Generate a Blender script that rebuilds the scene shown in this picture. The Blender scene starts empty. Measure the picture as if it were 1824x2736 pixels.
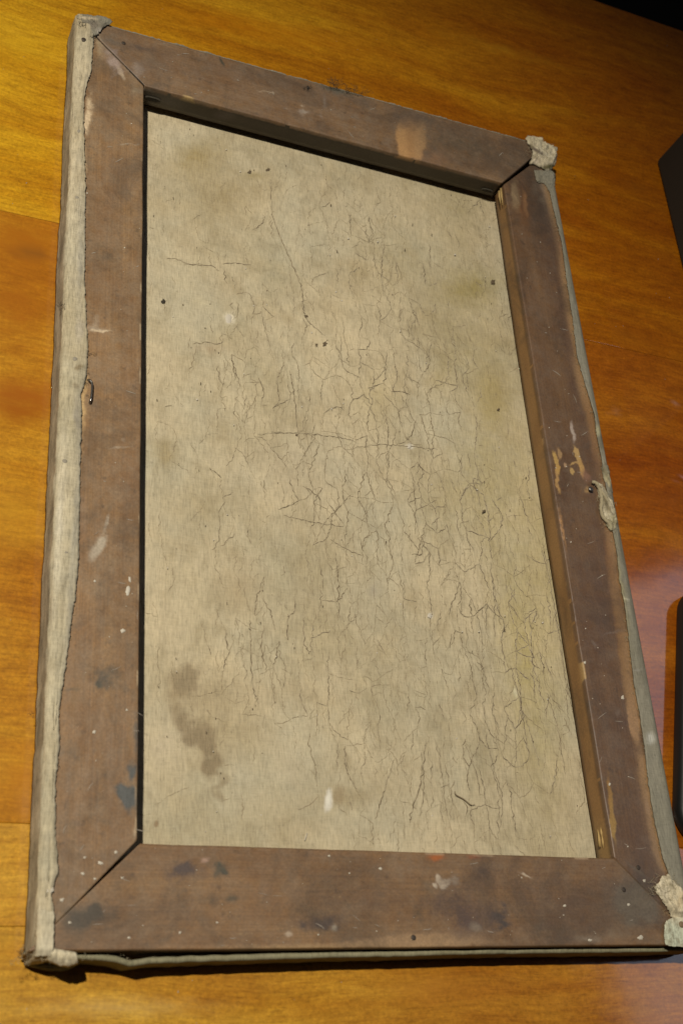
import bpy, bmesh, math, random
import numpy as np
from mathutils import Vector, Matrix, noise
random.seed(7); rng = np.random.default_rng(7)
S = bpy.context.scene
COL = S.collection

# ------------------------------------------------------------------ camera
W, H = 0.300, 0.542                    # stretcher opening, metres
TOP = 0.026                            # height of the stretcher's back face above the table
FPX, CX, CY = 3363.156, 912.0, 1368.0
RC = np.array([[0.91226516, -0.06593744, 0.40425801],
               [0.13323219, -0.88551823, -0.44509172],
               [0.38732604, 0.45990185, -0.79904244]])      # rows: right, down, forward
CAM = np.array([-0.18056168, -0.15626594, 0.64489663 + TOP])
cd = bpy.data.cameras.new('camera'); cam = bpy.data.objects.new('camera', cd); COL.objects.link(cam)
cd.sensor_fit = 'VERTICAL'; cd.sensor_height = 36; cd.lens = FPX / 2736 * 36
cd.clip_start = 0.01; cd.clip_end = 50
M = Matrix([[RC[0][i], -RC[1][i], -RC[2][i], CAM[i]] for i in range(3)] + [[0, 0, 0, 1]])
cam.matrix_world = M
cd.dof.use_dof = True; cd.dof.focus_distance = 0.86; cd.dof.aperture_fstop = 11
S.camera = cam

def at(x, y, z=TOP):                   # photograph point -> point at height z above the table
    d = RC.T @ np.array([(x - CX) / FPX, (y - CY) / FPX, 1.0])
    return CAM + (z - CAM[2]) / d[2] * d
def proj(P):                           # Nx3 -> Nx2 photograph points
    q = (np.asarray(P) - CAM) @ RC.T
    return np.stack([q[:, 0] / q[:, 2] * FPX + CX, q[:, 1] / q[:, 2] * FPX + CY], 1)

# ------------------------------------------------------------------ world, lamps, exposure
wd = bpy.data.worlds.new('World'); S.world = wd; wd.use_nodes = True
bg = wd.node_tree.nodes['Background']
bg.inputs[0].default_value = (1.0, 0.86, 0.7, 1); bg.inputs[1].default_value = 0.012
def aim(o, tgt):
    o.rotation_euler = (Vector(tgt) - o.location).to_track_quat('-Z', 'Y').to_euler()
ld = bpy.data.lights.new('table_lamp', 'SPOT'); lamp = bpy.data.objects.new('table_lamp', ld); COL.objects.link(lamp)
lamp.location = (-0.86, 0.34, 2.02); ld.energy = 250; ld.shadow_soft_size = 0.03
ld.color = (1.0, 0.93, 0.80); ld.spot_size = math.radians(42); ld.spot_blend = 1.0
aim(lamp, (0.0, 0.20, 0.0))
wl = bpy.data.lights.new('window_light', 'AREA'); win = bpy.data.objects.new('window_light', wl); COL.objects.link(win)
wl.shape = 'RECTANGLE'; wl.size = 0.95; wl.size_y = 0.42; wl.energy = 2.3; wl.color = (0.72, 0.80, 1.0)
win.location = (1.5, 0.44, 1.36)
aim(win, (0.3, 0.2, 0.0))
S.view_settings.view_transform = 'Standard'; S.view_settings.look = 'None'
S.view_settings.exposure = 0; S.view_settings.gamma = 1; S.view_settings.use_curve_mapping = False

# ------------------------------------------------------------------ helpers
def tag(o, label=None, cat=None, group=None, kind=None):
    for k, v in (('label', label), ('category', cat), ('group', group), ('kind', kind)):
        if v: o[k] = v
    return o
def empty(name, loc=(0, 0, 0)):
    o = bpy.data.objects.new(name, None); o.location = loc; o.empty_display_size = 0.02; COL.objects.link(o); return o
def mesh_obj(name, verts, faces, mat, parent=None, smooth=True, attrs=None):
    me = bpy.data.meshes.new(name)
    me.from_pydata([tuple(map(float, v)) for v in verts], [], [tuple(map(int, f)) for f in faces])
    me.validate(); me.update()
    if smooth: me.polygons.foreach_set('use_smooth', [True] * len(me.polygons))
    for nm, (typ, arr) in (attrs or {}).items():
        a = me.attributes.new(nm, typ, 'POINT')
        a.data.foreach_set('color' if typ == 'FLOAT_COLOR' else 'vector' if typ == 'FLOAT_VECTOR' else 'value', np.asarray(arr, np.float32).ravel())
    if mat: me.materials.append(mat)
    o = bpy.data.objects.new(name, me); COL.objects.link(o)
    if parent: o.parent = parent
    return o
def grid_faces(n, m, closed=False, flip=False):
    f = []
    for i in range(n - 1):
        for j in range(m if closed else m - 1):
            k = (j + 1) % m
            q = (i * m + j, i * m + k, (i + 1) * m + k, (i + 1) * m + j)
            f.append(q[::-1] if flip else q)
    return f
def tube(name, pts, rad, mat, parent, seg=8, smooth_it=True, rough=0.0):
    pts = [Vector(map(float, p)) for p in pts]
    if not hasattr(rad, '__len__'): rad = [rad] * len(pts)
    vs = []; n = len(pts)
    for i, p in enumerate(pts):
        t = (pts[min(i + 1, n - 1)] - pts[max(i - 1, 0)]).normalized()
        a = t.cross(Vector((0, 0, 1)) if abs(t.z) < 0.9 else Vector((1, 0, 0))).normalized(); b = t.cross(a)
        for k in range(seg):
            th = 2 * math.pi * k / seg; r = rad[i] * (1 + rough * random.uniform(-1, 1))
            vs.append(p + a * math.cos(th) * r + b * math.sin(th) * r)
    fs = grid_faces(n, seg, True)
    fs.append(tuple(range(seg))[::-1]); fs.append(tuple((n - 1) * seg + k for k in range(seg)))
    if name is None: return vs, fs
    return mesh_obj(name, vs, fs, mat, parent)
def spline(pts, n):                    # Catmull-Rom through points
    P = [np.array(p, float) for p in pts]; P = [2 * P[0] - P[1]] + P + [2 * P[-1] - P[-2]]
    out = []; m = len(P) - 3
    for i in range(n):
        t = i / (n - 1) * m; k = min(int(t), m - 1); t -= k
        a, b, c, d = P[k:k + 4]
        out.append(0.5 * (2 * b + (c - a) * t + (2 * a - 5 * b + 4 * c - d) * t * t + (3 * b - a - 3 * c + d) * t ** 3))
    return out
def fbm(x, y, z, o=4): return noise.fractal((x, y, z), 1.0, 2.0, o)

def overlay(px, feats, P=None):        # paint, stains, wear: list of (cx,cy,rx,ry,angle,colour,alpha,soft)
    r = np.zeros((len(px), 3)); al = np.zeros(len(px))
    if P is not None:                  # irregular outlines
        wv = np.array([noise.noise_vector((p[0] * 160, p[1] * 160, 1.0)) * 5 + noise.noise_vector((p[0] * 520, p[1] * 520, 6.0)) * 2.5 for p in P]); px = px + wv[:, :2]
    for cx, cy, rx, ry, ang, colr, a, soft in feats:
        t = math.radians(ang); dx = px[:, 0] - cx; dy = px[:, 1] - cy
        u = (dx * math.cos(t) + dy * math.sin(t)) / rx; v = (-dx * math.sin(t) + dy * math.cos(t)) / ry
        d = np.sqrt(u * u + v * v)
        w = a * np.clip((1 + soft - d) / (2 * soft), 0, 1); w = w * w * (3 - 2 * w / max(a, 1e-6)) if False else w
        na = w + al * (1 - w)
        r = np.where(na[:, None] > 1e-5, (np.array(colr) * w[:, None] + r * (al * (1 - w))[:, None]) / np.maximum(na, 1e-5)[:, None], r)
        al = na
    return np.concatenate([r, al[:, None]], 1)
def polydist(px, line):                # distance of every point to a polyline (photograph px)
    best = np.full(len(px), 1e9)
    for a, b in zip(line[:-1], line[1:]):
        a = np.array(a, float); b = np.array(b, float); ab = b - a
        t = np.clip(((px - a) @ ab) / (ab @ ab), 0, 1)
        best = np.minimum(best, np.linalg.norm(px - (a + t[:, None] * ab), axis=1))
    return best
def over(ov, w, colr):
    na = w + ov[:, 3] * (1 - w)
    ov[:, :3] = np.where(na[:, None] > 1e-5, (np.array(colr) * w[:, None] + ov[:, :3] * (ov[:, 3] * (1 - w))[:, None]) / np.maximum(na, 1e-5)[:, None], ov[:, :3])
    ov[:, 3] = na

# ------------------------------------------------------------------ materials
class NT:
    def __init__(s, name):
        s.m = bpy.data.materials.new(name); s.m.use_nodes = True; s.t = s.m.node_tree; s.n = s.t.nodes
        s.b = s.n['Principled BSDF']
    def new(s, typ, **kw):
        n = s.n.new('ShaderNode' + typ)
        for k, v in kw.items(): setattr(n, k, v)
        return n
    def link(s, a, b): s.t.links.new(a, b)
    def put(s, sock, v):
        if hasattr(v, 'is_output') or isinstance(v, bpy.types.NodeSocket): s.link(v, sock)
        else: sock.default_value = v if not isinstance(v, tuple) or len(v) != 3 or sock.type != 'RGBA' else (*v, 1)
    def noise(s, vec, scale, detail=4, rough=0.55, dist=0.0):
        n = s.new('TexNoise'); s.put(n.inputs['Vector'], vec); n.inputs['Scale'].default_value = scale
        n.inputs['Detail'].default_value = detail; n.inputs['Roughness'].default_value = rough; n.inputs['Distortion'].default_value = dist
        return n.outputs['Fac']
    def mapping(s, vec, sc=(1, 1, 1), loc=(0, 0, 0), rot=(0, 0, 0)):
        n = s.new('Mapping'); s.put(n.inputs['Vector'], vec); n.inputs['Scale'].default_value = sc
        n.inputs['Location'].default_value = loc; n.inputs['Rotation'].default_value = rot
        return n.outputs[0]
    def ramp(s, fac, stops):
        n = s.new('ValToRGB'); s.put(n.inputs[0], fac); e = n.color_ramp.elements
        while len(e) < len(stops): e.new(0.5)
        for k, (p, c) in zip(e, stops): k.position = p; k.color = (*c, 1) if hasattr(c, '__len__') else (c, c, c, 1)
        return n.outputs[0]
    def mix(s, fac, a, b, mode='MIX'):
        n = s.new('Mix', data_type='RGBA', blend_type=mode); s.put(n.inputs[0], fac); s.put(n.inputs[6], a); s.put(n.inputs[7], b)
        return n.outputs[2]
    def math(s, op, a, b=0.0, c=None, clamp=False):
        n = s.new('Math', operation=op, use_clamp=clamp); s.put(n.inputs[0], a); s.put(n.inputs[1], b)
        if c is not None: s.put(n.inputs[2], c)
        return n.outputs[0]
    def attr(s, name):
        n = s.new('Attribute', attribute_name=name); return n
    def bump(s, h, strength, dist):
        n = s.new('Bump'); s.put(n.inputs['Height'], h); n.inputs['Strength'].default_value = strength; n.inputs['Distance'].default_value = dist
        s.link(n.outputs[0], s.b.inputs['Normal'])
    def set(s, **kw):
        for k, v in kw.items(): s.put(s.b.inputs[k.replace('_', ' ')], v)
        return s.m
    def obj(s): return s.new('TexCoord').outputs['Object']

def m_plain(name, colr, rough=0.6, metal=0.0, var=0.25, scale=300, spec=0.4):
    t = NT(name); v = t.noise(t.obj(), scale, 4)
    c = t.mix(t.math('MULTIPLY', v, var), colr, tuple(k * 0.35 for k in colr))
    t.set(Base_Color=c, Roughness=rough, Metallic=metal); t.b.inputs['Specular IOR Level'].default_value = spec
    t.bump(v, 0.3, 0.0004); return t.m

def m_bar():                           # old dark-toned softwood with dirt
    t = NT('aged_stretcher_wood'); g = t.attr('grain').outputs['Vector']
    ob = t.obj()
    fib = t.noise(t.mapping(g, (14, 900, 300)), 1.0, 5, 0.6)
    band = t.noise(t.mapping(g, (4, 70, 60)), 1.0, 4, 0.6, 0.4)
    blot = t.noise(ob, 22, 5, 0.6)
    fine = t.noise(ob, 700, 3, 0.6)
    big = t.noise(t.mapping(g, (9, 26, 1)), 1.0, 5, 0.62, 0.5)
    c = t.ramp(big, [(0.25, (0.125, 0.072, 0.036)), (0.42, (0.195, 0.120, 0.060)), (0.58, (0.245, 0.155, 0.076)), (0.78, (0.300, 0.200, 0.100))])
    c = t.mix(t.math('MULTIPLY', t.ramp(blot, [(0.38, 1.0), (0.58, 0.0)]), 0.36), c, (0.125, 0.084, 0.050))
    c = t.mix(t.math('MULTIPLY', t.ramp(band, [(0.38, 0.0), (0.7, 1.0)]), 0.40), c, (0.125, 0.072, 0.040))
    c = t.mix(t.math('MULTIPLY', t.ramp(fib, [(0.35, 1.0), (0.6, 0.0)]), 0.35), c, (0.080, 0.050, 0.032))
    c = t.mix(t.math('MULTIPLY', t.ramp(t.noise(ob, 55, 5, 0.68), [(0.5, 0.0), (0.70, 1.0)]), 0.45), c, (0.185, 0.150, 0.108))
    c = t.mix(t.math('MULTIPLY', t.ramp(t.noise(t.mapping(ob, (1, 1, 1), (4, 4, 0)), 38, 5, 0.7), [(0.56, 0.0), (0.70, 1.0)]), 0.5), c, (0.072, 0.064, 0.050))
    c = t.mix(t.math('MULTIPLY', t.ramp(t.noise(ob, 150, 4, 0.65), [(0.60, 0.0), (0.70, 1.0)]), 0.5), c, (0.055, 0.04, 0.03))
    c = t.mix(t.math('MULTIPLY', t.ramp(t.noise(t.mapping(ob, (1, 1, 1), (3, 7, 0)), 75, 6, 0.75), [(0.40, 0.0), (0.72, 1.0)]), 0.5), c, (0.215, 0.178, 0.135))
    a = t.attr('mark')
    rag = t.math('ADD', a.outputs['Alpha'], t.math('MULTIPLY', t.math('SUBTRACT', t.noise(ob, 170, 6, 0.72), 0.5), 1.15))
    rag = t.math('MULTIPLY', t.ramp(rag, [(0.16, 0.0), (0.62, 1.0)]), t.math('MINIMUM', t.math('MULTIPLY', a.outputs['Alpha'], 1.6), 1.0))
    c = t.mix(rag, c, a.outputs['Color'])
    smu = t.ramp(t.noise(t.mapping(ob, (1, 1, 1), (9, 3, 0)), 17, 6, 0.7, 0.8), [(0.50, 0.0), (0.64, 1.0)])
    c = t.mix(t.math('MULTIPLY', smu, 0.45), c, (0.062, 0.048, 0.036))
    c = t.mix(0.28, c, t.mix(1.0, c, t.ramp(fine, [(0.3, 0.45), (0.7, 1.5)]), 'MULTIPLY'))
    c = t.mix(1.0, c, t.new('ObjectInfo').outputs['Color'], 'MULTIPLY')
    t.set(Base_Color=c, Roughness=t.ramp(blot, [(0.3, 0.40), (0.7, 0.58)]))
    t.b.inputs['Specular IOR Level'].default_value = 0.45
    t.bump(t.math('ADD', t.math('MULTIPLY', fib, 0.7), t.math('MULTIPLY', fine, 0.2)), 0.28, 0.0004)
    return t.m

def m_canvas(name, base, weave=0.5, dirt=0.45, grime=0):
    t = NT(name); ob = t.obj()
    thr_v = t.noise(t.mapping(ob, (1300, 160, 300)), 1.0, 3, 0.6)
    thr_h = t.noise(t.mapping(ob, (160, 1300, 300)), 1.0, 3, 0.6)
    weav = t.math('ADD', t.math('MULTIPLY', thr_v, 0.7), t.math('MULTIPLY', thr_h, 0.3))
    cloud = t.noise(ob, 9, 6, 0.62, 0.3); cloud2 = t.noise(t.mapping(ob, (1, 0.6, 1), (3, 1, 0)), 28, 5, 0.6)
    lo = tuple(k * q for k, q in zip(base, (0.76, 0.75, 0.69))); hi = tuple(min(1, k * q) for k, q in zip(base, (1.16, 1.14, 1.12)))
    c = t.ramp(cloud, [(0.3, lo), (0.5, base), (0.72, hi)])
    c = t.mix(t.math('MULTIPLY', t.ramp(cloud2, [(0.5, 0.0), (0.75, 1.0)]), dirt), c, tuple(k * q for k, q in zip(base, (0.72, 0.66, 0.55))))
    grey = t.ramp(t.noise(t.mapping(ob, (1, 1, 1), (7, 2, 1)), 14, 4, 0.6), [(0.45, 0.0), (0.7, 1.0)])
    c = t.mix(t.math('MULTIPLY', grey, 0.4), c, tuple(base[1] * q for q in (1.0, 0.97, 0.74)))
    mot = t.noise(t.mapping(ob, (1, 0.8, 1), (2, 8, 0)), 62, 6, 0.68, 0.4)
    c = t.mix(0.75, c, t.mix(1.0, c, t.ramp(mot, [(0.32, (0.80, 0.78, 0.74)), (0.5, (1, 1, 1)), (0.68, (1.13, 1.12, 1.10))]), 'MULTIPLY'))
    a = t.attr('mark')
    rag = t.math('ADD', a.outputs['Alpha'], t.math('MULTIPLY', t.math('SUBTRACT', t.noise(ob, 110, 6, 0.72), 0.5), 0.9))
    rag = t.math('MULTIPLY', t.ramp(rag, [(0.05, 0.0), (0.75, 1.0)]), t.math('MINIMUM', t.math('MULTIPLY', a.outputs['Alpha'], 1.5), 1.0))
    c = t.mix(rag, c, a.outputs['Color'])
    c = t.mix(weave, c, t.mix(1.0, c, t.ramp(weav, [(0.32, 0.45), (0.5, 1.0), (0.68, 1.4)]), 'MULTIPLY'))
    spk = t.ramp(t.noise(t.mapping(ob, (520, 260, 300)), 1.0, 2, 0.5), [(0.66, 0.0), (0.74, 1.0)])
    c = t.mix(t.math('MULTIPLY', spk, 0.35), c, tuple(k * 0.4 for k in base))
    if grime:
        c = t.mix(t.math('MULTIPLY', t.ramp(t.noise(ob, grime, 5, 0.7), [(0.48, 0.0), (0.66, 1.0)]), 0.6), c, tuple(k * q for k, q in zip(base, (0.34, 0.30, 0.24))))
    t.set(Base_Color=c, Roughness=0.9); t.b.inputs['Specular IOR Level'].default_value = 0.15
    t.bump(weav, 0.45, 0.0004)
    return t.m

def m_table():
    t = NT('varnished_table_wood'); ob = t.obj()
    oi = t.new('ObjectInfo')
    off = t.new('CombineXYZ'); t.link(t.math('MULTIPLY', oi.outputs['Random'], 7.0), off.inputs[0]); t.link(t.math('MULTIPLY', oi.outputs['Random'], 13.0), off.inputs[1])
    va = t.new('VectorMath', operation='ADD'); t.link(ob, va.inputs[0]); t.link(off.outputs[0], va.inputs[1]); p = va.outputs[0]
    wob = t.noise(t.mapping(p, (3, 4, 1)), 1.0, 2, 0.5)
    cv = t.new('CombineXYZ'); t.link(t.math('MULTIPLY', wob, 0.06), cv.inputs[1])
    vb = t.new('VectorMath', operation='ADD'); t.link(p, vb.inputs[0]); t.link(cv.outputs[0], vb.inputs[1]); q = vb.outputs[0]
    band = t.noise(t.mapping(q, (2.2, 15, 1)), 1.0, 6, 0.62, 0.25)
    band2 = t.noise(t.mapping(q, (9, 62, 1), (4, 2, 0)), 1.0, 6, 0.68, 0.3)
    fib = t.noise(t.mapping(q, (45, 520, 1)), 1.0, 4, 0.7)
    pore = t.noise(t.mapping(q, (130, 900, 1)), 1.0, 3, 0.6)
    fleck = t.noise(p, 420, 3, 0.7)
    sx = t.new('SeparateXYZ'); t.link(ob, sx.inputs[0])       # the veneer runs from yellow at one end to red heartwood at the other
    heart = t.math('ADD', t.math('ADD', sx.outputs[0], t.math('MULTIPLY', sx.outputs[1], 0.02)), t.math('MULTIPLY', t.math('SUBTRACT', t.noise(t.mapping(q, (2.5, 9, 1), (1, 5, 0)), 1.0, 5, 0.6), 0.5), 0.55))
    mr = t.new('MapRange', interpolation_type='SMOOTHSTEP'); t.link(heart, mr.inputs[0]); mr.inputs[1].default_value = -0.12; mr.inputs[2].default_value = 0.46; heart = mr.outputs[0]
    cloud = t.noise(t.mapping(p, (1, 1.5, 1)), 6, 5, 0.62)
    cy = t.ramp(band, [(0.26, (0.36, 0.135, 0.003)), (0.42, (0.47, 0.215, 0.005)), (0.56, (0.54, 0.280, 0.009)), (0.74, (0.60, 0.335, 0.018))])
    cr = t.ramp(band, [(0.26, (0.21, 0.048, 0.001)), (0.42, (0.29, 0.076, 0.001)), (0.56, (0.35, 0.108, 0.002)), (0.74, (0.42, 0.155, 0.003))])
    c = t.mix(heart, cy, cr)
    c = t.mix(t.math('MULTIPLY', t.ramp(cloud, [(0.38, 1.0), (0.58, 0.0)]), 0.45), c, t.mix(1.0, c, (0.78, 0.60, 0.5, 1), 'MULTIPLY'))
    c = t.mix(t.math('MULTIPLY', t.ramp(band2, [(0.40, 1.0), (0.58, 0.0)]), 0.38), c, t.mix(1.0, c, (0.66, 0.50, 0.5, 1), 'MULTIPLY'))
    c = t.mix(t.math('MULTIPLY', t.ramp(band2, [(0.55, 0.0), (0.72, 1.0)]), 0.40), c, t.mix(1.0, c, (1.16, 1.24, 1.4, 1), 'MULTIPLY'))
    c = t.mix(t.math('MULTIPLY', t.ramp(fib, [(0.35, 1.0), (0.6, 0.0)]), 0.46), c, t.mix(1.0, c, (0.50, 0.42, 0.4, 1), 'MULTIPLY'))
    c = t.mix(t.math('MULTIPLY', t.ramp(pore, [(0.58, 0.0), (0.70, 1.0)]), 0.40), c, t.mix(1.0, c, (0.45, 0.38, 0.4, 1), 'MULTIPLY'))
    fig = t.noise(t.mapping(p, (70, 130, 1)), 1.0, 5, 0.7)
    c = t.mix(0.6, c, t.mix(1.0, c, t.ramp(fig, [(0.3, (0.66, 0.60, 0.5)), (0.5, (1, 1, 1)), (0.7, (1.24, 1.28, 1.4))]), 'MULTIPLY'))
    c = t.mix(0.55, c, t.mix(1.0, c, t.ramp(fleck, [(0.3, 0.62), (0.7, 1.36)]), 'MULTIPLY'))
    a = t.attr('mark')
    rag = t.math('ADD', a.outputs['Alpha'], t.math('MULTIPLY', t.math('SUBTRACT', t.noise(t.mapping(p, (60, 160, 1)), 1.0, 4, 0.65), 0.5), 0.7))
    rag = t.math('MULTIPLY', t.ramp(rag, [(0.1, 0.0), (0.7, 1.0)]), t.math('MINIMUM', t.math('MULTIPLY', a.outputs['Alpha'], 1.5), 1.0))
    c = t.mix(rag, c, a.outputs['Color'])
    c = t.mix(1.0, c, oi.outputs['Color'], 'MULTIPLY')
    t.set(Base_Color=c, Roughness=0.5)
    t.b.inputs['Specular IOR Level'].default_value = 0.15
    t.b.inputs['Coat Weight'].default_value = 1.0; t.b.inputs['Coat IOR'].default_value = 1.5
    t.put(t.b.inputs['Coat Roughness'], t.ramp(t.noise(p, 40, 4), [(0.3, 0.06), (0.7, 0.13)]))
    t.bump(fib, 0.06, 0.0003)
    return t.m

BAR = m_bar()
CANV = m_canvas('raw_linen_canvas_back', (0.430, 0.364, 0.240), 0.44, 0.5)
MARG = m_canvas('dusty_canvas_margin', (0.415, 0.355, 0.240), 0.65, 0.6)
MARGR = m_canvas('dark_grey_canvas_margin', (0.215, 0.20, 0.155), 0.5, 0.5)  # darker and greyer than the left margin
LIP = m_canvas('greenish_canvas_edge', (0.20, 0.185, 0.115), 0.6, 0.5)
CREAM = m_canvas('torn_cream_canvas', (0.50, 0.44, 0.315), 0.7, 0.8, 260)
CREAM2 = m_canvas('pale_cream_canvas', (0.50, 0.445, 0.325), 0.6, 0.6)
TABLE = m_table()
CRACK = m_plain('dark_crack', (0.120, 0.088, 0.050), 0.9, var=0.5, scale=200)
CRACK2 = m_plain('faint_crack', (0.235, 0.182, 0.108), 0.9, var=0.4, scale=200)
GRIMEGAP = m_plain('black_grime_and_gap', (0.035, 0.028, 0.018), 0.85)  # dirt and dark threads; also painted shade of mitre gap and key slots
PAINT = m_plain('white_paint_splash', (0.52, 0.47, 0.38), 0.6, var=0.3, scale=500)
PALEP = m_plain('pale_scuff', (0.36, 0.31, 0.25), 0.8, var=0.6, scale=600)
RAWW = m_plain('raw_split_wood', (0.50, 0.34, 0.13), 0.75, var=0.5, scale=500)
IRON = m_plain('rusty_iron', (0.075, 0.058, 0.045), 0.6, 0.4, var=0.6, scale=800)
STEEL = m_plain('bright_steel', (0.42, 0.40, 0.38), 0.28, 1.0, var=0.2)
TWINE = m_plain('dirty_twine', (0.38, 0.32, 0.20), 0.95, var=0.6, scale=900)
BLACKP = m_plain('black_plastic', (0.010, 0.010, 0.009), 0.5, var=0.1)
DARKC = m_plain('dark_casing', (0.022, 0.021, 0.016), 0.65, var=0.15)
FLOORM = m_plain('dark_floor', (0.02, 0.018, 0.016), 0.8)

# ------------------------------------------------------------------ floor and table
fl = mesh_obj('floor', [(-6, -6, -0.75), (6, -6, -0.75), (6, 6, -0.75), (-6, 6, -0.75)], [(0, 1, 2, 3)], FLOORM, smooth=False)
tag(fl, 'dark floor below the table, lost in shadow', kind='structure')
table = tag(empty('table', (0.15, 0.2, -0.75)), 'varnished orange wood table top under the old canvas', 'table')
EDGES = [-0.45, -0.0378, 0.0146, 0.4213, 0.8515]
TINT = [(1.02, 1.18, 4.0), (1.02, 1.14, 4.0), (0.88, 0.84, 1.6), (1.02, 1.10, 1.3)]
TM = [(60, 820, 130, 190, 0, (0.34, 0.115, 0.003), .6, .9), (60, 640, 120, 60, 6, (0.36, 0.13, 0.003), .55, .8), (60, 1100, 120, 60, 0, (0.30, 0.095, 0.001), .55, .8), (40, 1380, 120, 120, 0, (0.50, 0.26, 0.008), .5, .9), (60, 2080, 110, 130, 0, (0.42, 0.165, 0.004), .55, .8), (300, 2690, 260, 30, 0, (0.50, .29, .03), .5, .9), (1150, 2640, 160, 60, 0, (0.36, 0.125, 0.004), .5, .9), (60, 120, 200, 70, 10, (.56, .31, .008), .4, .9), (90, 676, 36, 12, 8, (0.15, 0.065, 0.006), 0.5, 0.9), (25, 684, 20, 6, 8, (0.17, 0.06, 0.004), 0.5, 0.8), (1450, 1130, 30, 16, 0, (0.5, 0.28, 0.07), .35, .8),
      (1640, 1100, 22, 12, 10, (0.55, 0.33, 0.1), .35, .8), (1795, 1075, 14, 9, 10, (0.6, 0.42, 0.2), .5, .6), (1815, 1280, 14, 10, 0, (0.6, 0.40, 0.25), .5, .6),
      (70, 2150, 14, 34, 0, (0.5, 0.28, 0.05), .2, .8), (560, 60, 200, 30, 12, (0.46, 0.14, 0.001), .35, .9), (880, 110, 260, 36, 14, (0.36, 0.10, 0.001), .4, .8),
      (1330, 130, 200, 16, 16, (0.52, 0.24, 0.01), .4, .8), (1700, 500, 60, 16, 20, (0.20, 0.06, 0.003), .5, .8), (1690, 900, 120, 30, 18, (0.27, 0.08, 0.003), .4, .8),
      (1700, 1330, 150, 30, 12, (0.26, 0.075, 0.003), .4, .8), (50, 1050, 100, 40, 5, (0.34, 0.11, 0.004), .4, .8), (50, 1900, 90, 8, -20, (0.22, 0.09, 0.006), .5, .7)]
for i in range(len(EDGES) - 1):
    y0, y1 = EDGES[i] + 0.00008, EDGES[i + 1] - 0.00008
    nx, ny = 170, 90; x0, x1 = -0.55, 0.95
    vs = []; inn = 0.0006
    xs = np.linspace(x0, x1, nx); ys = [y0, y0 + 0.0003, y0 + inn] + list(np.linspace(y0 + 0.006, y1 - 0.006, ny - 6)) + [y1 - inn, y1 - 0.0003, y1]
    zz = [-0.0003, -0.00006, 0] + [0] * (ny - 6) + [0, -0.00006, -0.0003]
    for x in xs:
        for y, z in zip(ys, zz): vs.append((x, y, z))
    n = len(vs)
    fs = grid_faces(nx, ny, flip=True)
    # sides and underside
    base = len(vs)
    for x in xs: vs.append((x, y0, -0.022)); vs.append((x, y1, -0.022))
    for k in range(nx - 1):
        fs.append((k * ny, (k + 1) * ny, base + 2 * (k + 1), base + 2 * k))
        fs.append((k * ny + ny - 1, base + 2 * k + 1, base + 2 * (k + 1) + 1, (k + 1) * ny + ny - 1))
        fs.append((base + 2 * k, base + 2 * (k + 1), base + 2 * (k + 1) + 1, base + 2 * k + 1))
    VV = np.array(vs); ov = overlay(proj(VV), TM, VV)
    o = mesh_obj('plank', vs, fs, TABLE, None, smooth=False, attrs={'mark': ('FLOAT_COLOR', ov)})
    o.parent = table; o.matrix_parent_inverse = Matrix.Translation((-0.15, -0.2, 0.75)); o.color = (*TINT[i], 1)
for lx, ly in ((-0.45, -0.35), (0.85, -0.35), (-0.45, 0.75), (0.85, 0.75)):
    b = 0.03; vs = [(lx + sx * b * q, ly + sy * b * q, z) for z, q in ((-0.75, 0.7), (-0.022, 1)) for sx, sy in ((-1, -1), (1, -1), (1, 1), (-1, 1))]
    o = mesh_obj('leg', vs, [(3, 2, 1, 0), (4, 5, 6, 7)] + [(k, (k + 1) % 4, 4 + (k + 1) % 4, 4 + k) for k in range(4)], TABLE, None, smooth=False)
    o.parent = table; o.matrix_parent_inverse = Matrix.Translation((-0.15, -0.2, 0.75)); o.color = (0.6, 0.55, 0.5, 1)

it_ = []
for _ in range(36):                      # dust and lint on the varnish
    x, y = random.choice([(random.uniform(0, 150), random.uniform(0, 2736)), (random.uniform(200, 1824), random.uniform(0, 200)), (random.uniform(0, 1824), random.uniform(2600, 2736)), (random.uniform(1560, 1800), random.uniform(450, 1300))])
    c_ = at(x, y, 0.0002); r_ = random.choice([.00018, .00022, .0003]); b_ = len(it_); it_.append((c_, r_, random.uniform(0, 6.3), random.uniform(1, 2.5)))
V_, F_ = [], []
for c_, r_, a_, e_ in it_:
    b_ = len(V_)
    for k in range(6): th = k * math.pi / 3; dx, dy = r_ * e_ * math.cos(th), r_ * math.sin(th); V_.append((c_[0] + dx * math.cos(a_) - dy * math.sin(a_), c_[1] + dx * math.sin(a_) + dy * math.cos(a_), 0.0001))
    V_.append((c_[0], c_[1], 0.0001 + r_ * .6)); F_ += [(b_ + k, b_ + (k + 1) % 6, b_ + 6) for k in range(6)]
o = mesh_obj('dust_specks', V_, F_, PALEP); o.parent = table; o.matrix_parent_inverse = Matrix.Translation((-0.15, -0.2, 0.75)); o['kind'] = 'stuff'

# ------------------------------------------------------------------ the stretched canvas
ART = tag(empty('stretched_canvas', (0.15, 0.27, 0.0)), 'back of an old stretched canvas with brown wooden stretcher bars lying on the table', 'canvas')
INV = Matrix.Translation((-0.15, -0.27, 0.0))
def part(o, parent=ART):
    o.parent = parent
    if parent is ART: o.matrix_parent_inverse = INV     # bars and linen sit at the origin already
    return o

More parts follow.
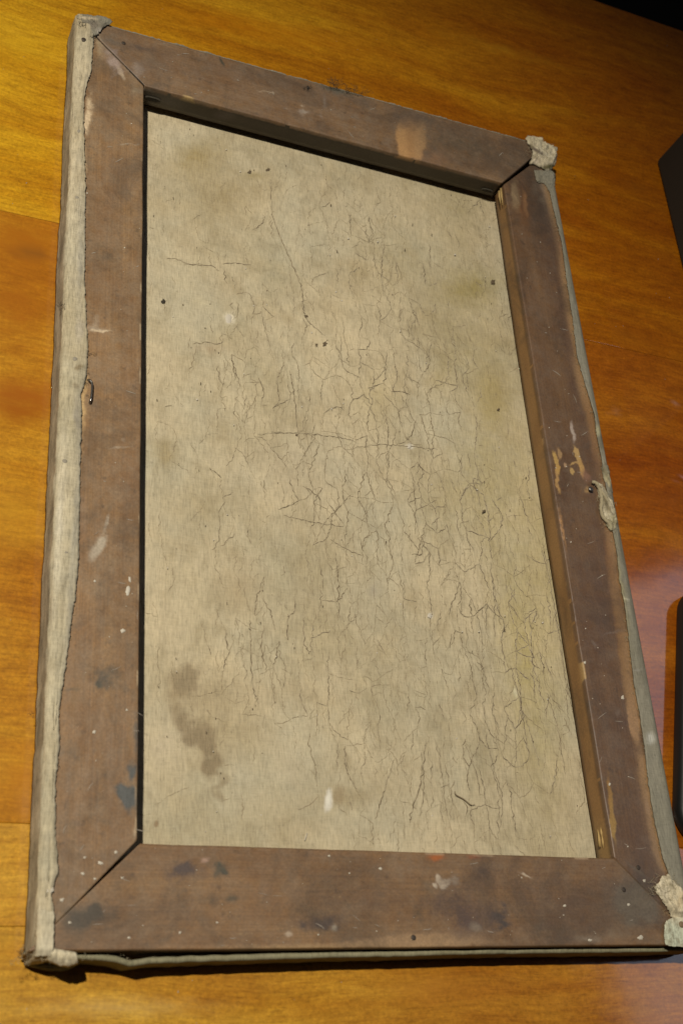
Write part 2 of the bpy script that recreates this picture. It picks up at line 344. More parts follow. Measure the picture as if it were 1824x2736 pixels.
# marks on the bars, in photograph coordinates on the back face
CREAMC = (0.50, 0.42, 0.30); TANC = (0.42, 0.25, 0.10); BLUE = (0.075, 0.078, 0.078); DARK = (0.055, 0.045, 0.035); GREY = (0.27, 0.235, 0.19)
ORNG = (0.36, 0.17, 0.05)
BAR_MARKS = [
 # left bar
 (238, 290, 12, 45, 2, CREAMC, .55, .7), (232, 330, 7, 30, 0, CREAMC, .6, .6), (228, 440, 7, 60, 0, (0.36, .29, .19), .5, .7), (265, 120, 9, 40, -5, (.35, .28, .18), .5, .8),
 (305, 165, 14, 36, -35, (.27, .22, .21), .5, .8), (325, 195, 5, 14, -30, CREAMC, .6, .6), (345, 385, 32, 2.6, 1, GREY, .6, .7), (262, 880, 34, 9, 3, GREY, .55, .8),
 (270, 884, 24, 2.6, 2, CREAMC, .65, .6), (322, 1194, 42, 3, -2, GREY, .6, .7), (330, 1175, 8, 7, 0, GREY, .5, .8), (345, 1250, 14, 3, 30, GREY, .4, .7),
 (222, 1085, 9, 60, 2, (.42, .31, .16), .6, .6), (232, 1010, 6, 30, 0, (.45, .33, .17), .5, .6), (222, 1190, 6, 60, 2, (.36, .25, .14), .4, .8),
 (222, 1420, 8, 90, 4, (.30, .19, .11), .4, .9), (285, 1395, 5, 26, 20, GREY, .7, .6), (268, 1455, 15, 34, 22, (.32, .29, .24), .75, .6), (245, 1485, 12, 18, 30, GREY, .55, .8),
 (366, 1965, 10, 70, 0, BLUE, .55, .7), (290, 1800, 40, 30, 0, (.10, .085, .065), .5, .9), (265, 1828, 8, 12, 0, (.05, .055, .045), .6, .6),
 (190, 1844, 26, 4, -8, DARK, .6, .6), (170, 2255, 26, 3, -18, DARK, .65, .6), (200, 1850, 25, 120, 0, (.21, .15, .09), .35, .9), (372, 700, 8, 400, 0, (.11, .085, .06), .35, .9),
 (300, 560, 60, 60, 0, (.20, .13, .08), .35, .9), (340, 1480, 30, 40, 0, (.10, .08, .06), .35, .9), (357, 2235, 5, 20, 0, (.33, .27, .2), .55, .6), (240, 800, 10, 40, 0, (.2, .16, .11), .3, .9),
 (205, 2190, 30, 60, 0, (.24, .16, .11), .3, .9), (320, 2300, 60, 24, -40, (.09, .07, .05), .35, .9), (260, 2440, 60, 30, 0, (.07, .062, .05), .5, .8), (190, 2470, 40, 40, 0, (.075, .07, .055), .5, .8),
 # bottom bar
 (490, 2330, 50, 28, 0, (.085, .066, .062), .5, .8), (590, 2320, 18, 20, 0, (.06, .066, .055), .55, .7), (570, 2400, 10, 26, 0, DARK, .35, .8), (560, 2405, 60, 12, 0, (.07, .07, .055), .35, .9),
 (850, 2470, 60, 16, 0, (.07, .058, .055), .5, .8), (620, 2400, 14, 10, 0, (.06, .065, .05), .5, .7), 
 (1100, 2520, 200, 16, -1, (.33, .235, .14), .75, .5), (1150, 2504, 130, 14, -3, (.30, .215, .13), .6, .7), (780, 2532, 190, 9, -1, (.30, .22, .12), .5, .7), (500, 2528, 300, 7, 0, (.26, .18, .11), .4, .8),
 (1240, 2450, 30, 50, 0, (.085, .065, .062), .45, .9), (1290, 2330, 40, 40, 0, (.075, .06, .052), .5, .9), (1167, 2292, 26, 9, 0, (.33, .12, .04), .7, .6),
 (1265, 2290, 20, 7, 0, (.30, .10, .04), .5, .7), (1270, 2477, 14, 9, 20, (.30, .27, .22), .7, .7), (1403, 2338, 20, 2.4, 22, (.5, .45, .37), .7, .5), (1500, 2420, 180, 80, 0, (.12, .078, .054), .35, .9),
 (1690, 2440, 60, 40, 0, (.15, .135, .11), .45, .9), (1660, 2380, 40, 30, 20, (.17, .16, .135), .45, .9), (1640, 2500, 90, 18, 0, (.21, .17, .12), .4, .9), (1565, 2510, 30, 8, 0, GREY, .5, .8),
 (1720, 2360, 40, 60, 0, (.11, .10, .075), .5, .9), (700, 2390, 120, 60, 0, (.185, .12, .075), .3, .9), (1000, 2400, 200, 70, 0, (.135, .085, .055), .35, .9), (771, 2497, 12, 8, 15, (.35, .30, .24), .7, .6),
 (895, 2478, 6, 7, 0, (.38, .36, .3), .7, .6), (546, 2296, 12, 8, 0, (.4, .29, .25), .6, .7), (900, 2395, 12, 1.6, 0, (.4, .3, .17), .6, .6), (660, 2493, 22, 2.2, -3, (.38, .30, .18), .6, .6),
 (480, 2491, 40, 2.2, 2, (.38, .28, .17), .5, .7), (1690, 2318, 34, 3, 38, (.2, .17, .12), .5, .7), (440, 2250, 40, 7, 1, (.26, .2, .14), .45, .8), (1060, 2320, 60, 14, 0, (.24, .19, .13), .2, .9),
 # right bar
 (1440, 560, 40, 110, -10, (.10, .085, .062), .45, .9), (1395, 560, 14, 70, -8, (.26, .13, .05), .5, .9), (1375, 520, 10, 34, -6, (.42, .34, .2), .7, .6), (1402, 540, 5, 26, -8, (.46, .27, .12), .6, .6),
 (1520, 900, 40, 420, -10, (.115, .078, .062), .45, .9), (1481, 1227, 6, 22, -12, (.55, .40, .14), .95, .4), (1489, 1255, 6, 14, -14, (.55, .38, .13), .9, .4), (1493, 1211, 6, 17, -14, (.42, .30, .15), .8, .5),
 (1539, 1213, 6, 22, -14, (.56, .42, .18), .95, .4), (1551, 1250, 6, 22, -12, (.58, .40, .15), .95, .4), (1527, 1260, 5, 12, -16, (.56, .42, .17), .95, .4), (1509, 1243, 4, 7, 0, (.45, .33, .2), .8, .5), (1533, 1238, 12, 3, -10, (.52, .38, .16), .8, .5),
 (1529, 1153, 5, 24, -10, (.52, .48, .42), .85, .5), (1563, 1270, 10, 18, -20, (.36, .22, .14), .45, .5), (1566, 1308, 7, 9, 0, (.50, .36, .17), .55, .5), (1488, 1290, 5, 30, -10, (.5, .34, .14), .8, .5),
 (1600, 1600, 50, 200, -10, (.115, .075, .062), .35, .9), (1690, 1915, 13, 60, -6, (.48, .33, .18), .9, .4), (1672, 1800, 12, 110, -9, (.30, .19, .08), .6, .8), (1735, 2150, 9, 34, -8, (.45, .36, .27), .85, .5),
 (1750, 2240, 11, 60, -12, (.34, .25, .14), .7, .7), (1640, 1500, 14, 90, -9, (.30, .16, .06), .6, .8), (1652, 1650, 15, 120, -9, (.30, .18, .07), .65, .8), (1502, 1410, 4, 60, -10, (.5, .32, .15), .6, .6),
 (1510, 700, 9, 90, -9, (.33, .18, .10), .5, .9), (1540, 900, 10, 110, -9, (.30, .2, .09), .55, .8), (1570, 1060, 12, 110, -10, (.33, .19, .07), .7, .7), (1588, 1200, 9, 60, -10, (.26, .16, .08), .5, .8),
 (1700, 2200, 40, 130, -8, (.12, .082, .06), .3, .9), (1634, 2180, 6, 70, -6, (.42, .30, .10), .8, .5), (1626, 2120, 5, 60, -6, (.36, .22, .07), .6, .7), (1640, 1690, 24, 3, -15, GREY, .55, .7), (1585, 1720, 12, 4, 60, GREY, .5, .7),
 (1650, 1905, 10, 10, 0, GREY, .5, .8), (1470, 520, 20, 50, 0, (.2, .17, .12), .4, .9), (1455, 505, 8, 30, -20, (.4, .32, .22), .5, .7),
 # top bar
 (1096, 375, 36, 58, 2, (.40, .235, .10), .75, .35), (1075, 385, 14, 50, -6, (.46, .28, .12), .7, .4), (1120, 380, 14, 45, 3, (.42, .27, .13), .6, .5), (1100, 318, 36, 18, 0, (.13, .10, .08), .4, .8), (1165, 425, 30, 18, 10, (.30, .17, .09), .5, .8),
 (714, 246, 22, 2.4, 6, CREAMC, .6, .6), (812, 300, 16, 5, 5, GREY, .6, .8), (806, 282, 9, 2, 5, CREAMC, .6, .6), (765, 290, 20, 3, 5, GREY, .4, .8), (866, 275, 4, 20, 8, GREY, .45, .8),
 (592, 166, 3, 18, -25, (.045, .05, .035), .7, .5), (380, 130, 70, 8, 12, (.085, .068, .055), .5, .8), (290, 100, 30, 40, 0, (.15, .13, .1), .5, .9), (370, 185, 30, 18, 0, (.22, .18, .14), .5, .9), (390, 245, 14, 10, 0, (.3, .25, .19), .5, .8),
 (900, 250, 200, 40, 15, (.135, .105, .08), .35, .9), (1250, 390, 160, 45, 16, (.088, .075, .055), .5, .9), (900, 235, 40, 14, 14, (.10, .10, .075), .6, .7), (500, 190, 150, 40, 15, (.165, .108, .068), .3, .9),
 (1360, 330, 60, 16, 16, (.18, .165, .105), .6, .8), (300, 300, 40, 40, 0, (.18, .12, .08), .2, .9), (362, 243, 12, 10, 0, (.30, .25, .18), .5, .8),
]
REDGE = [(1450, 440), (1462, 500), (1478, 570), (1498, 650), (1511, 752), (1527, 854), (1539, 956), (1560, 1028), (1585, 1109), (1590, 1160), (1606, 1237), (1620, 1330), (1633, 1416), (1646, 1488), (1651, 1550), (1666, 1621), (1678, 1724), (1691, 1836), (1704, 1903), (1718, 1996), (1724, 2058), (1736, 2148), (1749, 2215), (1767, 2295), (1785, 2340), (1810, 2420), (1830, 2530)]
def ragged(cx, cy, rx, ry, colr, al, n, sz=.4):
    out = []; rr_ = random.Random(int(cx * 7 + cy))
    for _ in range(n):
        t = rr_.uniform(0, 6.28); q = rr_.random() ** .6; k = rr_.uniform(.5, 1.2) * sz
        out.append((cx + rx * q * math.cos(t), cy + ry * q * math.sin(t), rx * k * rr_.uniform(.6, 1.4), ry * k * rr_.uniform(.6, 1.4), rr_.uniform(0, 180), colr, al * rr_.uniform(.5, 1.1), .6))
    return out
BAR_MARKS += ragged(1178, 2358, 24, 20, (.46, .42, .35), .8, 14, .28) + ragged(1200, 2352, 26, 18, (.27, .235, .19), .5, 8, .4) + ragged(1334, 2455, 18, 44, (.052, .055, .06), .4, 7, .5) + ragged(352, 2100, 26, 66, (.072, .08, .085), .6, 14, .5)
BAR_MARKS += ragged(490, 2328, 60, 26, (.085, .07, .068), .22, 12, .4) + ragged(590, 2322, 22, 24, (.06, .066, .055), .3, 6, .4) + ragged(850, 2470, 66, 18, (.07, .06, .058), .24, 10, .4) + ragged(250, 2440, 70, 36, (.07, .062, .05), .22, 12, .4) + ragged(1690, 2440, 60, 60, (.17, .155, .125), .28, 14, .35) + ragged(1250, 2430, 90, 70, (.09, .07, .065), .16, 12, .45)
BAR_MARKS += ragged(360, 200, 34, 26, (.30, .25, .20), .25, 10, .35) + ragged(305, 165, 16, 44, (.30, .25, .23), .35, 8, .35) + ragged(820, 298, 60, 16, (.30, .25, .2), .3, 9, .25) + ragged(1450, 500, 26, 40, (.25, .22, .16), .3, 9, .4) + ragged(300, 1810, 40, 40, (.09, .075, .06), .22, 9, .4) + ragged(250, 860, 34, 34, (.30, .25, .19), .2, 8, .4)
MITRE_TL = [(254, 95), (300, 142), (345, 188), (380, 222)]

def bar(kind, w, round_out, zE, label, ge, nlen=520, taper=0.0):
    """one mitred stretcher bar: u = 0 at the opening, w at the outer edge; s along its length; ge = (gap inner, gap outer) at each end"""
    L = H if kind in 'lr' else W
    prof = []
    ro, ri = round_out, 0.0011
    prof.append(('E', 0.0006)); prof += [('W', f) for f in (0.75, 0.5, 0.25)]
    for k in range(4): a = math.pi / 2 * k / 3; prof.append((ri * (1 - math.cos(a)), -ri * (1 - math.sin(a))))
    ntop = 46
    for u in np.linspace(ri, w - ro, ntop)[1:-1]: prof.append((u, 0.0))
    for k in range(7): a = math.pi / 2 * k / 6; prof.append((w - ro + ro * math.sin(a), -ro * (1 - math.cos(a))))
    prof += [(w, -0.016), (w, -0.0222), (w - 0.001, -0.0224), (0.021, -0.0224)]
    m = len(prof); vs = []; gr = []
    for i in range(nlen):
        f = i / (nlen - 1)
        for pu, pz in prof:
            zb = zE(f)
            if pu == 'E': u, z = 0.0008, -zb
            elif pu == 'W': u, z = 0.0, -ri - (zb - ri) * pz
            else: u, z = pu, pz
            s0 = -u + 0.5 * max(.0002, ge[0][0] + (ge[0][1] - ge[0][0]) * u / w); s1 = L + u - 0.5 * max(.0002, ge[1][0] + (ge[1][1] - ge[1][0]) * u / w)
            s = s0 + (s1 - s0) * f
            n1 = fbm(s * 60, u * 200, hash(kind) % 7 * 0 + ord(kind)) ; 
            dz = 0.00012 * n1
            du = 0
            if u < 0.003:                      # nicks and wear on the inner arris
                k = max(0, noise.noise((s * 130, ord(kind), 2.0)) - 0.25); dz -= 0.0009 * k * (1 if u < 0.0015 else 0.4) if z > -0.003 else 0
                du = 0.0003 * noise.noise((s * 25, ord(kind), 5))
            uu = u * (1 + taper * f) + du
            if kind == 'l': p = (-uu, s, TOP + z + dz)
            elif kind == 'r': p = (W + uu, s, TOP + z + dz)
            elif kind == 't': p = (s, H + uu, TOP + z + dz)
            else: p = (s, -uu, TOP + z + dz)
            vs.append(p); gr.append((s, u, z + ord(kind)))
    flip = kind in 'rb'
    fs = grid_faces(nlen, m, True, flip=not flip)
    cap0 = tuple(range(m)); cap1 = tuple((nlen - 1) * m + k for k in range(m))
    fs += [cap0 if not flip else cap0[::-1], cap1[::-1] if not flip else cap1]
    P = np.array(vs); px = proj(P); ov = overlay(px, BAR_MARKS, P)
    if kind in 'lt':
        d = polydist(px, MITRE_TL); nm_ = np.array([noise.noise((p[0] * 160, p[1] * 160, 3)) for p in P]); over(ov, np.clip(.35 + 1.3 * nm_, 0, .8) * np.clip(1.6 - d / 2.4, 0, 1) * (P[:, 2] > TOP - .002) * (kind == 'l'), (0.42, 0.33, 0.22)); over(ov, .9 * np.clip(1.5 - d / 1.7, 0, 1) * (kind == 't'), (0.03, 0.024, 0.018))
    # inner walls: shade painted dark on the top bar, warm bare wood at the right bar
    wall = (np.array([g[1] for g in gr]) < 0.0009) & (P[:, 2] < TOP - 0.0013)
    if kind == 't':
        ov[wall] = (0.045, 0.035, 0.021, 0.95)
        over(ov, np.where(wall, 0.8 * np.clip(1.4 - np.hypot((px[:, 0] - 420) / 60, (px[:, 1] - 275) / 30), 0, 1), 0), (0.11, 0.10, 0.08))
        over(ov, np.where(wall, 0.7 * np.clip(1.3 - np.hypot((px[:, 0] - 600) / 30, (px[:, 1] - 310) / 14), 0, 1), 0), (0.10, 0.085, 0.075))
    if kind == 'r':
        ov[wall] = (0.33, 0.205, 0.080, 0.9)
        nn = np.array([noise.noise((y * 30, 3.3, z * 150)) for y, z in P[:, 1:]])
        over(ov, np.where(wall, np.clip(nn * 0.9, 0, 0.6), 0), (0.17, 0.09, 0.035))
        over(ov, np.where(wall, 0.9 * np.clip((90 - np.abs(px[:, 1] - 2260)) / 60, 0, 1), 0), (0.36, 0.25, 0.10))
    edge = np.array([g[1] for g in gr])
    if kind == 'r':                        # worn tan wood laid bare along the turned-over canvas
        d = polydist(px, REDGE); nn = np.array([noise.noise((p[1] * 28, p[0] * 90, 4.4)) for p in P])
        wid = 12 + 16 * np.clip((px[:, 1] - 450) / 900, 0, 1)
        over(ov, np.where(P[:, 2] > TOP - .004, np.clip((1.2 - d / wid), 0, 1) * np.clip(.48 + .8 * nn, .08, .85), 0), (0.38, 0.265, 0.135))
    if kind in 'tr':
        nn = np.array([noise.noise((g[0] * 45, ord(kind), 9.1)) for g in gr])
        sel = (edge < 0.0011) & (P[:, 2] > TOP - .0012)
        over(ov, np.where(sel, np.clip(nn * 4.0 - 1.3, 0, 0.95), 0), (0.46, 0.34, 0.15))
    else:
        nn = np.array([noise.noise((g[0] * 60, ord(kind), 9.1)) for g in gr])
        over(ov, np.where((edge < 0.0016) & (P[:, 2] > TOP - .0012), np.clip(nn * 3.0 - 0.3, 0, 0.6), 0), (0.34, 0.27, 0.185))
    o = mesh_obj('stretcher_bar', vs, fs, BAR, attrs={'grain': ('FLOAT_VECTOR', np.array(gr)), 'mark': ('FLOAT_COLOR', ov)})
    o['label'] = label
    return part(o)
zr_y = [0, .12, .25, .41, .54]; zr_z = [.0190, .0188, .0195, .0190, .0160]
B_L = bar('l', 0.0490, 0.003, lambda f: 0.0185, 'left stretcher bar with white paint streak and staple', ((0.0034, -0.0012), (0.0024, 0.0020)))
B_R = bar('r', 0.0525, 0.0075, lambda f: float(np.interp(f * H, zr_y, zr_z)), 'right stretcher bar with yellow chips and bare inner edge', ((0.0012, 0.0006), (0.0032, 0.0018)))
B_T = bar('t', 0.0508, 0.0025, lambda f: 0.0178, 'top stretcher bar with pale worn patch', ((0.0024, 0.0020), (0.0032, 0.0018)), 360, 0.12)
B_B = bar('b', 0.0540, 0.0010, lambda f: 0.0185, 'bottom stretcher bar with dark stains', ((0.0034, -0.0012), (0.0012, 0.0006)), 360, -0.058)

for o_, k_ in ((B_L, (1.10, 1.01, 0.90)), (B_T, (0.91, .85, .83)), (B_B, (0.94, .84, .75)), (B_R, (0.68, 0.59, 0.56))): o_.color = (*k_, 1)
mv, mf = [], []                         # dark ribbon painted in for the shade of the upper left mitre gap
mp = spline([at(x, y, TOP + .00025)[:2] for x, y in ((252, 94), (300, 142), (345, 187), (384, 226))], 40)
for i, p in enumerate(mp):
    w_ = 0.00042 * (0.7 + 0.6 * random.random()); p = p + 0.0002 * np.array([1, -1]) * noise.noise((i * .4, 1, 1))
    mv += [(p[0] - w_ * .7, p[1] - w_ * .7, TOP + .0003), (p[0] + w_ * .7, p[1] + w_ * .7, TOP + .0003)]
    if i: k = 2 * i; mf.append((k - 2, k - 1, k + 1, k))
part(mesh_obj('joint_dark_strip', mv, mf, GRIMEGAP), B_L)
SLOTM = m_plain('chafed_wood', (0.10, 0.088, 0.066), 0.85, var=.8, scale=500)
# key slots at the ends of the top bar's inner wall (worn pale rim, recess shade painted as a flat disc)
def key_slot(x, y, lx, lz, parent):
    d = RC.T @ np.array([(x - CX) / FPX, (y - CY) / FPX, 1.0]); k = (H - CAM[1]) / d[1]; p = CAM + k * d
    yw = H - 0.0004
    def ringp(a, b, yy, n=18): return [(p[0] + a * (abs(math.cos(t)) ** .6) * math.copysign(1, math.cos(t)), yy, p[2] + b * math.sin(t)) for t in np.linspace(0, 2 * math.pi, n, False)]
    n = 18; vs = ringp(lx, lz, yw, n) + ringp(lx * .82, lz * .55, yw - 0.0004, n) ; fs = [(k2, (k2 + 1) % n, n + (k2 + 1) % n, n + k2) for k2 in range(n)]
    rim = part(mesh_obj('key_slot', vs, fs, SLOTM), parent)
    part(mesh_obj('slot_shade_disc', ringp(lx * .84, lz * .58, yw - 0.0003, n), [tuple(range(n))], GRIMEGAP, smooth=False), parent)
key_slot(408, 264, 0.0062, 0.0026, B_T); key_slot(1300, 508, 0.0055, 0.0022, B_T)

# ---------------- canvas sheet seen through the opening
STAINS0 = [
 (470, 1850, 26, 40, 20, (.32, .25, .15), .5, .7), (530, 1880, 60, 30, 0, (.34, .27, .165), .4, .9),
 (600, 520, 120, 110, 0, (.34, .265, .14), .5, .9), (520, 420, 70, 40, -25, (.36, .28, .14), .5, .8), (440, 1215, 32, 40, 0, (.33, .25, .12), .5, .8), (1260, 770, 70, 40, -10, (.27, .22, .09), .55, .9),
 (1230, 560, 60, 120, 0, (.38, .31, .17), .4, .9), (1320, 1060, 30, 60, 0, (.30, .24, .13), .5, .8), (1290, 1050, 90, 250, -8, (.43, .345, .16), .4, .9), (1400, 1750, 70, 380, -8, (.42, .345, .155), .55, .9),
 (1200, 1350, 100, 120, 0, (.42, .34, .17), .4, .9), (900, 1600, 200, 120, 0, (.50, .42, .29), .3, .9), (1060, 700, 120, 150, 0, (.43, .34, .18), .4, .9), (700, 1850, 180, 70, 0, (.40, .315, .19), .35, .9),
 (650, 1980, 90, 60, 0, (.36, .29, .17), .4, .9), (940, 2130, 120, 30, -6, (.35, .28, .165), .5, .8), (800, 1250, 200, 150, 0, (.46, .385, .27), .35, .9), (640, 1560, 60, 60, 0, (.37, .28, .16), .4, .9),
 (1450, 1450, 40, 300, -8, (.47, .39, .2), .4, .9), (1150, 480, 140, 60, 14, (.34, .28, .15), .35, .9), (770, 2060, 60, 70, 0, (.54, .46, .32), .4, .9), (430, 1990, 60, 50, 0, (.53, .45, .32), .4, .9),
 (560, 930, 50, 16, 0, (.40, .28, .17), .4, .9), (1010, 1060, 60, 70, 0, (.42, .34, .17), .4, .9), (420, 2200, 7, 10, 20, (.27, .2, .12), .8, .5), (612, 851, 15, 15, 0, (.66, .59, .44), .8, .6),
 (877, 2138, 9, 26, 10, (.7, .66, .56), .85, .5), (905, 2125, 12, 26, 0, (.33, .26, .16), .5, .8), (1148, 1645, 8, 8, 0, (.66, .6, .48), .8, .5), (1376, 1850, 6, 14, 0, (.62, .57, .4), .6, .6), (1093, 1192, 10, 7, 10, (.62, .57, .46), .7, .6),
 (1000, 1575, 14, 18, 0, (.33, .29, .22), .5, .8), (680, 470, 30, 8, 0, (.33, .27, .14), .4, .8), (1170, 1000, 30, 60, 20, (.38, .30, .15), .4, .9),
]
STAINS0 += ragged(490, 1802, 46, 40, (.29, .23, .142), .5, 9, .55) + ragged(480, 1925, 34, 24, (.28, .22, .135), .5, 8, .55) + ragged(528, 1955, 34, 34, (.28, .22, .135), .55, 8, .55) + ragged(558, 2012, 30, 46, (.28, .22, .135), .55, 10, .55) + ragged(590, 2080, 24, 56, (.30, .24, .148), .42, 8, .5)
STAINS = [(a_, b_, c_, d_, e_, tuple(k * 0.87 for k in f_), min(1, g_ * 1.15), h_) for a_, b_, c_, d_, e_, f_, g_, h_ in STAINS0]
# cracks: thin ridges of open paint layer, drawn as tapered ribbons lying on the linen
HERO = [[(722, 480), (730, 580), (766, 672), (804, 766), (811, 829), (824, 860), (869, 900)], [(445, 688), (475, 692), (505, 706), (560, 711), (588, 722)], [(490, 706), (540, 708)], [(595, 705), (620, 703), (672, 708)],
 [(690, 1160), (790, 1158), (880, 1165), (950, 1178)], [(920, 1201), (1010, 1189), (1090, 1193), (1170, 1201)], [(1028, 650), (1020, 715), (1024, 790)], [(1034, 936), (1025, 989), (994, 1025)], [(975, 1075), (1000, 1115), (1014, 1180)],
 [(1022, 1095), (1036, 1150), (1030, 1240)], [(1103, 1275), (1109, 1350), (1108, 1430)], [(1110, 1366), (1165, 1335)], [(1060, 1190), (1098, 1165), (1110, 1120)], [(758, 1377), (830, 1395), (917, 1408)], [(884, 1443), (930, 1470), (970, 1484)],
 [(808, 1300), (850, 1330), (855, 1365)], [(880, 1350), (893, 1370), (917, 1400)], [(935, 1325), (893, 1368), (857, 1410)], [(897, 1480), (902, 1550), (906, 1650)], [(1135, 1985), (1125, 2080), (1098, 2165), (1092, 2200)], [(1170, 2000), (1183, 2095), (1195, 2190)],
 [(1302, 1985), (1325, 2070), (1342, 2130), (1335, 2210)], [(1240, 1985), (1275, 2080), (1280, 2120)], [(1417, 1652), (1425, 1770), (1445, 1838)], [(1395, 1890), (1420, 1960), (1440, 2040)], [(1366, 1780), (1392, 1880), (1410, 1990)],
 [(1448, 1450), (1465, 1540), (1490, 1680), (1510, 1830), (1520, 1960)], [(1310, 1500), (1320, 1600), (1325, 1700)], [(1260, 1600), (1285, 1680), (1292, 1760)], [(670, 1655), (672, 1720), (676, 1830), (690, 1880)], [(705, 1670), (700, 1740), (714, 1790)],
 [(587, 1375), (588, 1400), (585, 1440), (570, 1470)], [(602, 1340), (584, 1370)], [(812, 1650), (815, 1720), (830, 1745)], [(770, 1640), (768, 1710)], [(790, 1590), (786, 1630), (770, 1650)], [(845, 1160), (790, 1255)], [(775, 990), (785, 1050), (800, 1200)],
 [(910, 900), (915, 980), (960, 1010)], [(1148, 650), (1150, 720)], [(1068, 820), (1070, 860)], [(1090, 850), (1094, 900)], [(1110, 830), (1120, 870)], [(1130, 700), (1140, 760)], [(1060, 700), (1062, 760)], [(1124, 2010), (1130, 2110), (1120, 2180)], [(600, 960), (603, 1000)], [(620, 955), (628, 1010)],
 [(515, 920), (540, 915), (590, 918), (597, 905)], [(630, 870), (650, 900)], [(612, 815), (620, 810)], [(637, 810), (634, 850)], [(1290, 1290), (1265, 1280), (1285, 1350)], [(1100, 1480), (1125, 1480), (1130, 1440)], [(1050, 2030), (1000, 2190)], [(1460, 1850), (1490, 1950), (1510, 2070)]]
LINES = []                              # (points, width, dark or faint)
def wander(pxline, jit, step=0.0012):
    pts = [at(x, y, 0.0026)[:2] for x, y in pxline]
    ln = sum(np.linalg.norm(b - a) for a, b in zip(pts[:-1], pts[1:])); n = max(4, int(ln / step))
    sp = spline(pts, n); sd = random.random() * 99
    return [np.array(p[:2]) + jit * np.array([noise.noise((i * .45, sd, 1)), noise.noise((i * .45, sd, 7))]) for i, p in enumerate(sp)]
for h in HERO: LINES.append((wander(h, 0.0013), random.uniform(.00028, .00046), 0))
def dens(x, y):                        # where the photograph shows the crackle
    d = 0.20 + 1.0 * math.exp(-((x - 1090) / 270) ** 2 - ((y - 1080) / 520) ** 2) + 1.15 * math.exp(-((x - 1290) / 290) ** 2 - ((y - 1900) / 460) ** 2) + 0.45 * math.exp(-((x - 820) / 260) ** 2 - ((y - 1250) / 300) ** 2) + .35 * math.exp(-((x - 680) / 160) ** 2 - ((y - 1720) / 250) ** 2)
    if x < 560: d *= 0.6
    if y < 480: d *= 0.4
    return d
def network(GX, GY, gain, wmul, strongp, seed, hp, jit):
    ni, nj = int(W / GX) + 3, int(H / GY) + 2; node = {}
    for i in range(ni):
        for j in range(nj): node[i, j] = np.array([(i + random.gauss(0, jit) + .5 * noise.noise((j * .35, i * .3, seed))) * GX, (j + 0.5 * (i % 2) + random.gauss(0, .22)) * GY])
    def edge(a, b, pr, horiz):
        m_ = (node[a] + node[b]) / 2
        if not (0.0015 < m_[0] < W + 0.011 and -0.006 < m_[1] < H - 0.004): return
        q = proj(np.array([[m_[0], m_[1], 0.0026]]))[0]; d = dens(*q)
        clump = min(1.6, max(0, 0.75 + 1.5 * noise.noise((m_[0] * 17, m_[1] * 9, seed))))
        if random.random() > pr * gain * d * clump: return
        v = node[b] - node[a]; ln = np.linalg.norm(v); n = max(5, int(ln / 0.0010)); sd = random.random() * 99; perp = np.array([-v[1], v[0]]); bow = random.gauss(0, .07)
        pts = [node[a] + v * (k / (n - 1)) + perp * bow * math.sin(math.pi * k / (n - 1)) + 0.0017 * math.sin(math.pi * k / (n - 1)) ** .5 * np.array([noise.noise((k * .37, sd, 1)) + .5 * noise.noise((k * 1.1, sd, 4)), .6 * noise.noise((k * .37, sd, 7))]) for k in range(n)]
        strong = random.random() < strongp * (0.75 if horiz else 1.0) * min(1.3, d)
        LINES.append((pts, wmul * (random.uniform(.00028, .0005) if strong else random.uniform(.0002, .00042)), 0 if strong else 1))
    for i in range(ni - 1):
        for j in range(nj - 1):
            edge((i, j), (i, j + 1), 1.0, False)
            edge((i, j), (i + 1, j), hp, True)
            if random.random() < .12: edge((i, j), (i + 1, j + 1), 0.5, False)
network(0.0098, 0.0150, 1.32, 0.86, 0.48, 3.3, .36, .25)
network(0.0056, 0.0100, 0.85, 0.72, 0.14, 7.7, .28, .22)
# the linen: slack, with every cell of the crackle cupping a little between the cracks
GS = 0.0010; X0, Y0 = -0.046, -0.049; NXc, NYc = int(0.393 / GS), int(0.639 / GS)
relief = np.zeros((NYc, NXc))
for pts, w, k in LINES:
    for p in pts:
        i, j = int((p[1] - Y0) / GS), int((p[0] - X0) / GS)
        if 0 <= i < NYc and 0 <= j < NXc: relief[i, j] = max(relief[i, j], (w / .0004) * (1.0 if k == 0 else .6))
def blur(A, n):
    for _ in range(n):
        A = (A + np.roll(A, 1, 0) + np.roll(A, -1, 0)) / 3; A = (A + np.roll(A, 1, 1) + np.roll(A, -1, 1)) / 3
    return A
relief = 0.00022 * blur(relief, 1) + 0.0005 * blur(relief, 4)
ZC = np.zeros((NYc, NXc))
for i in range(NYc):
    y = Y0 + i * GS
    for j in range(NXc):
        x = X0 + j * GS; ins = min(1, max(0, min(x, W - x, y, H - y) / 0.03 + .2))
        ZC[i, j] = 0.0023 + (0.0020 * noise.fractal((x * 7, y * 6, 1.5), 1.0, 2.0, 3) * min(1, ins) ** 2 + 0.0005 * noise.noise(((x + y) * 38, (x - y) * 9, 2.0)) + 0.00022 * noise.fractal((x * 70, y * 45, 4.5), 1.0, 2.0, 3)) * ins
INS = np.clip(np.minimum(np.minimum(X0 + GS * np.arange(NXc), W - (X0 + GS * np.arange(NXc)))[None, :], np.minimum(Y0 + GS * np.arange(NYc), H - (Y0 + GS * np.arange(NYc)))[:, None]) / 0.03, 0, 1)
ZC = np.clip(ZC + relief, 0.0008, 0.0033 + 0.0022 * INS)
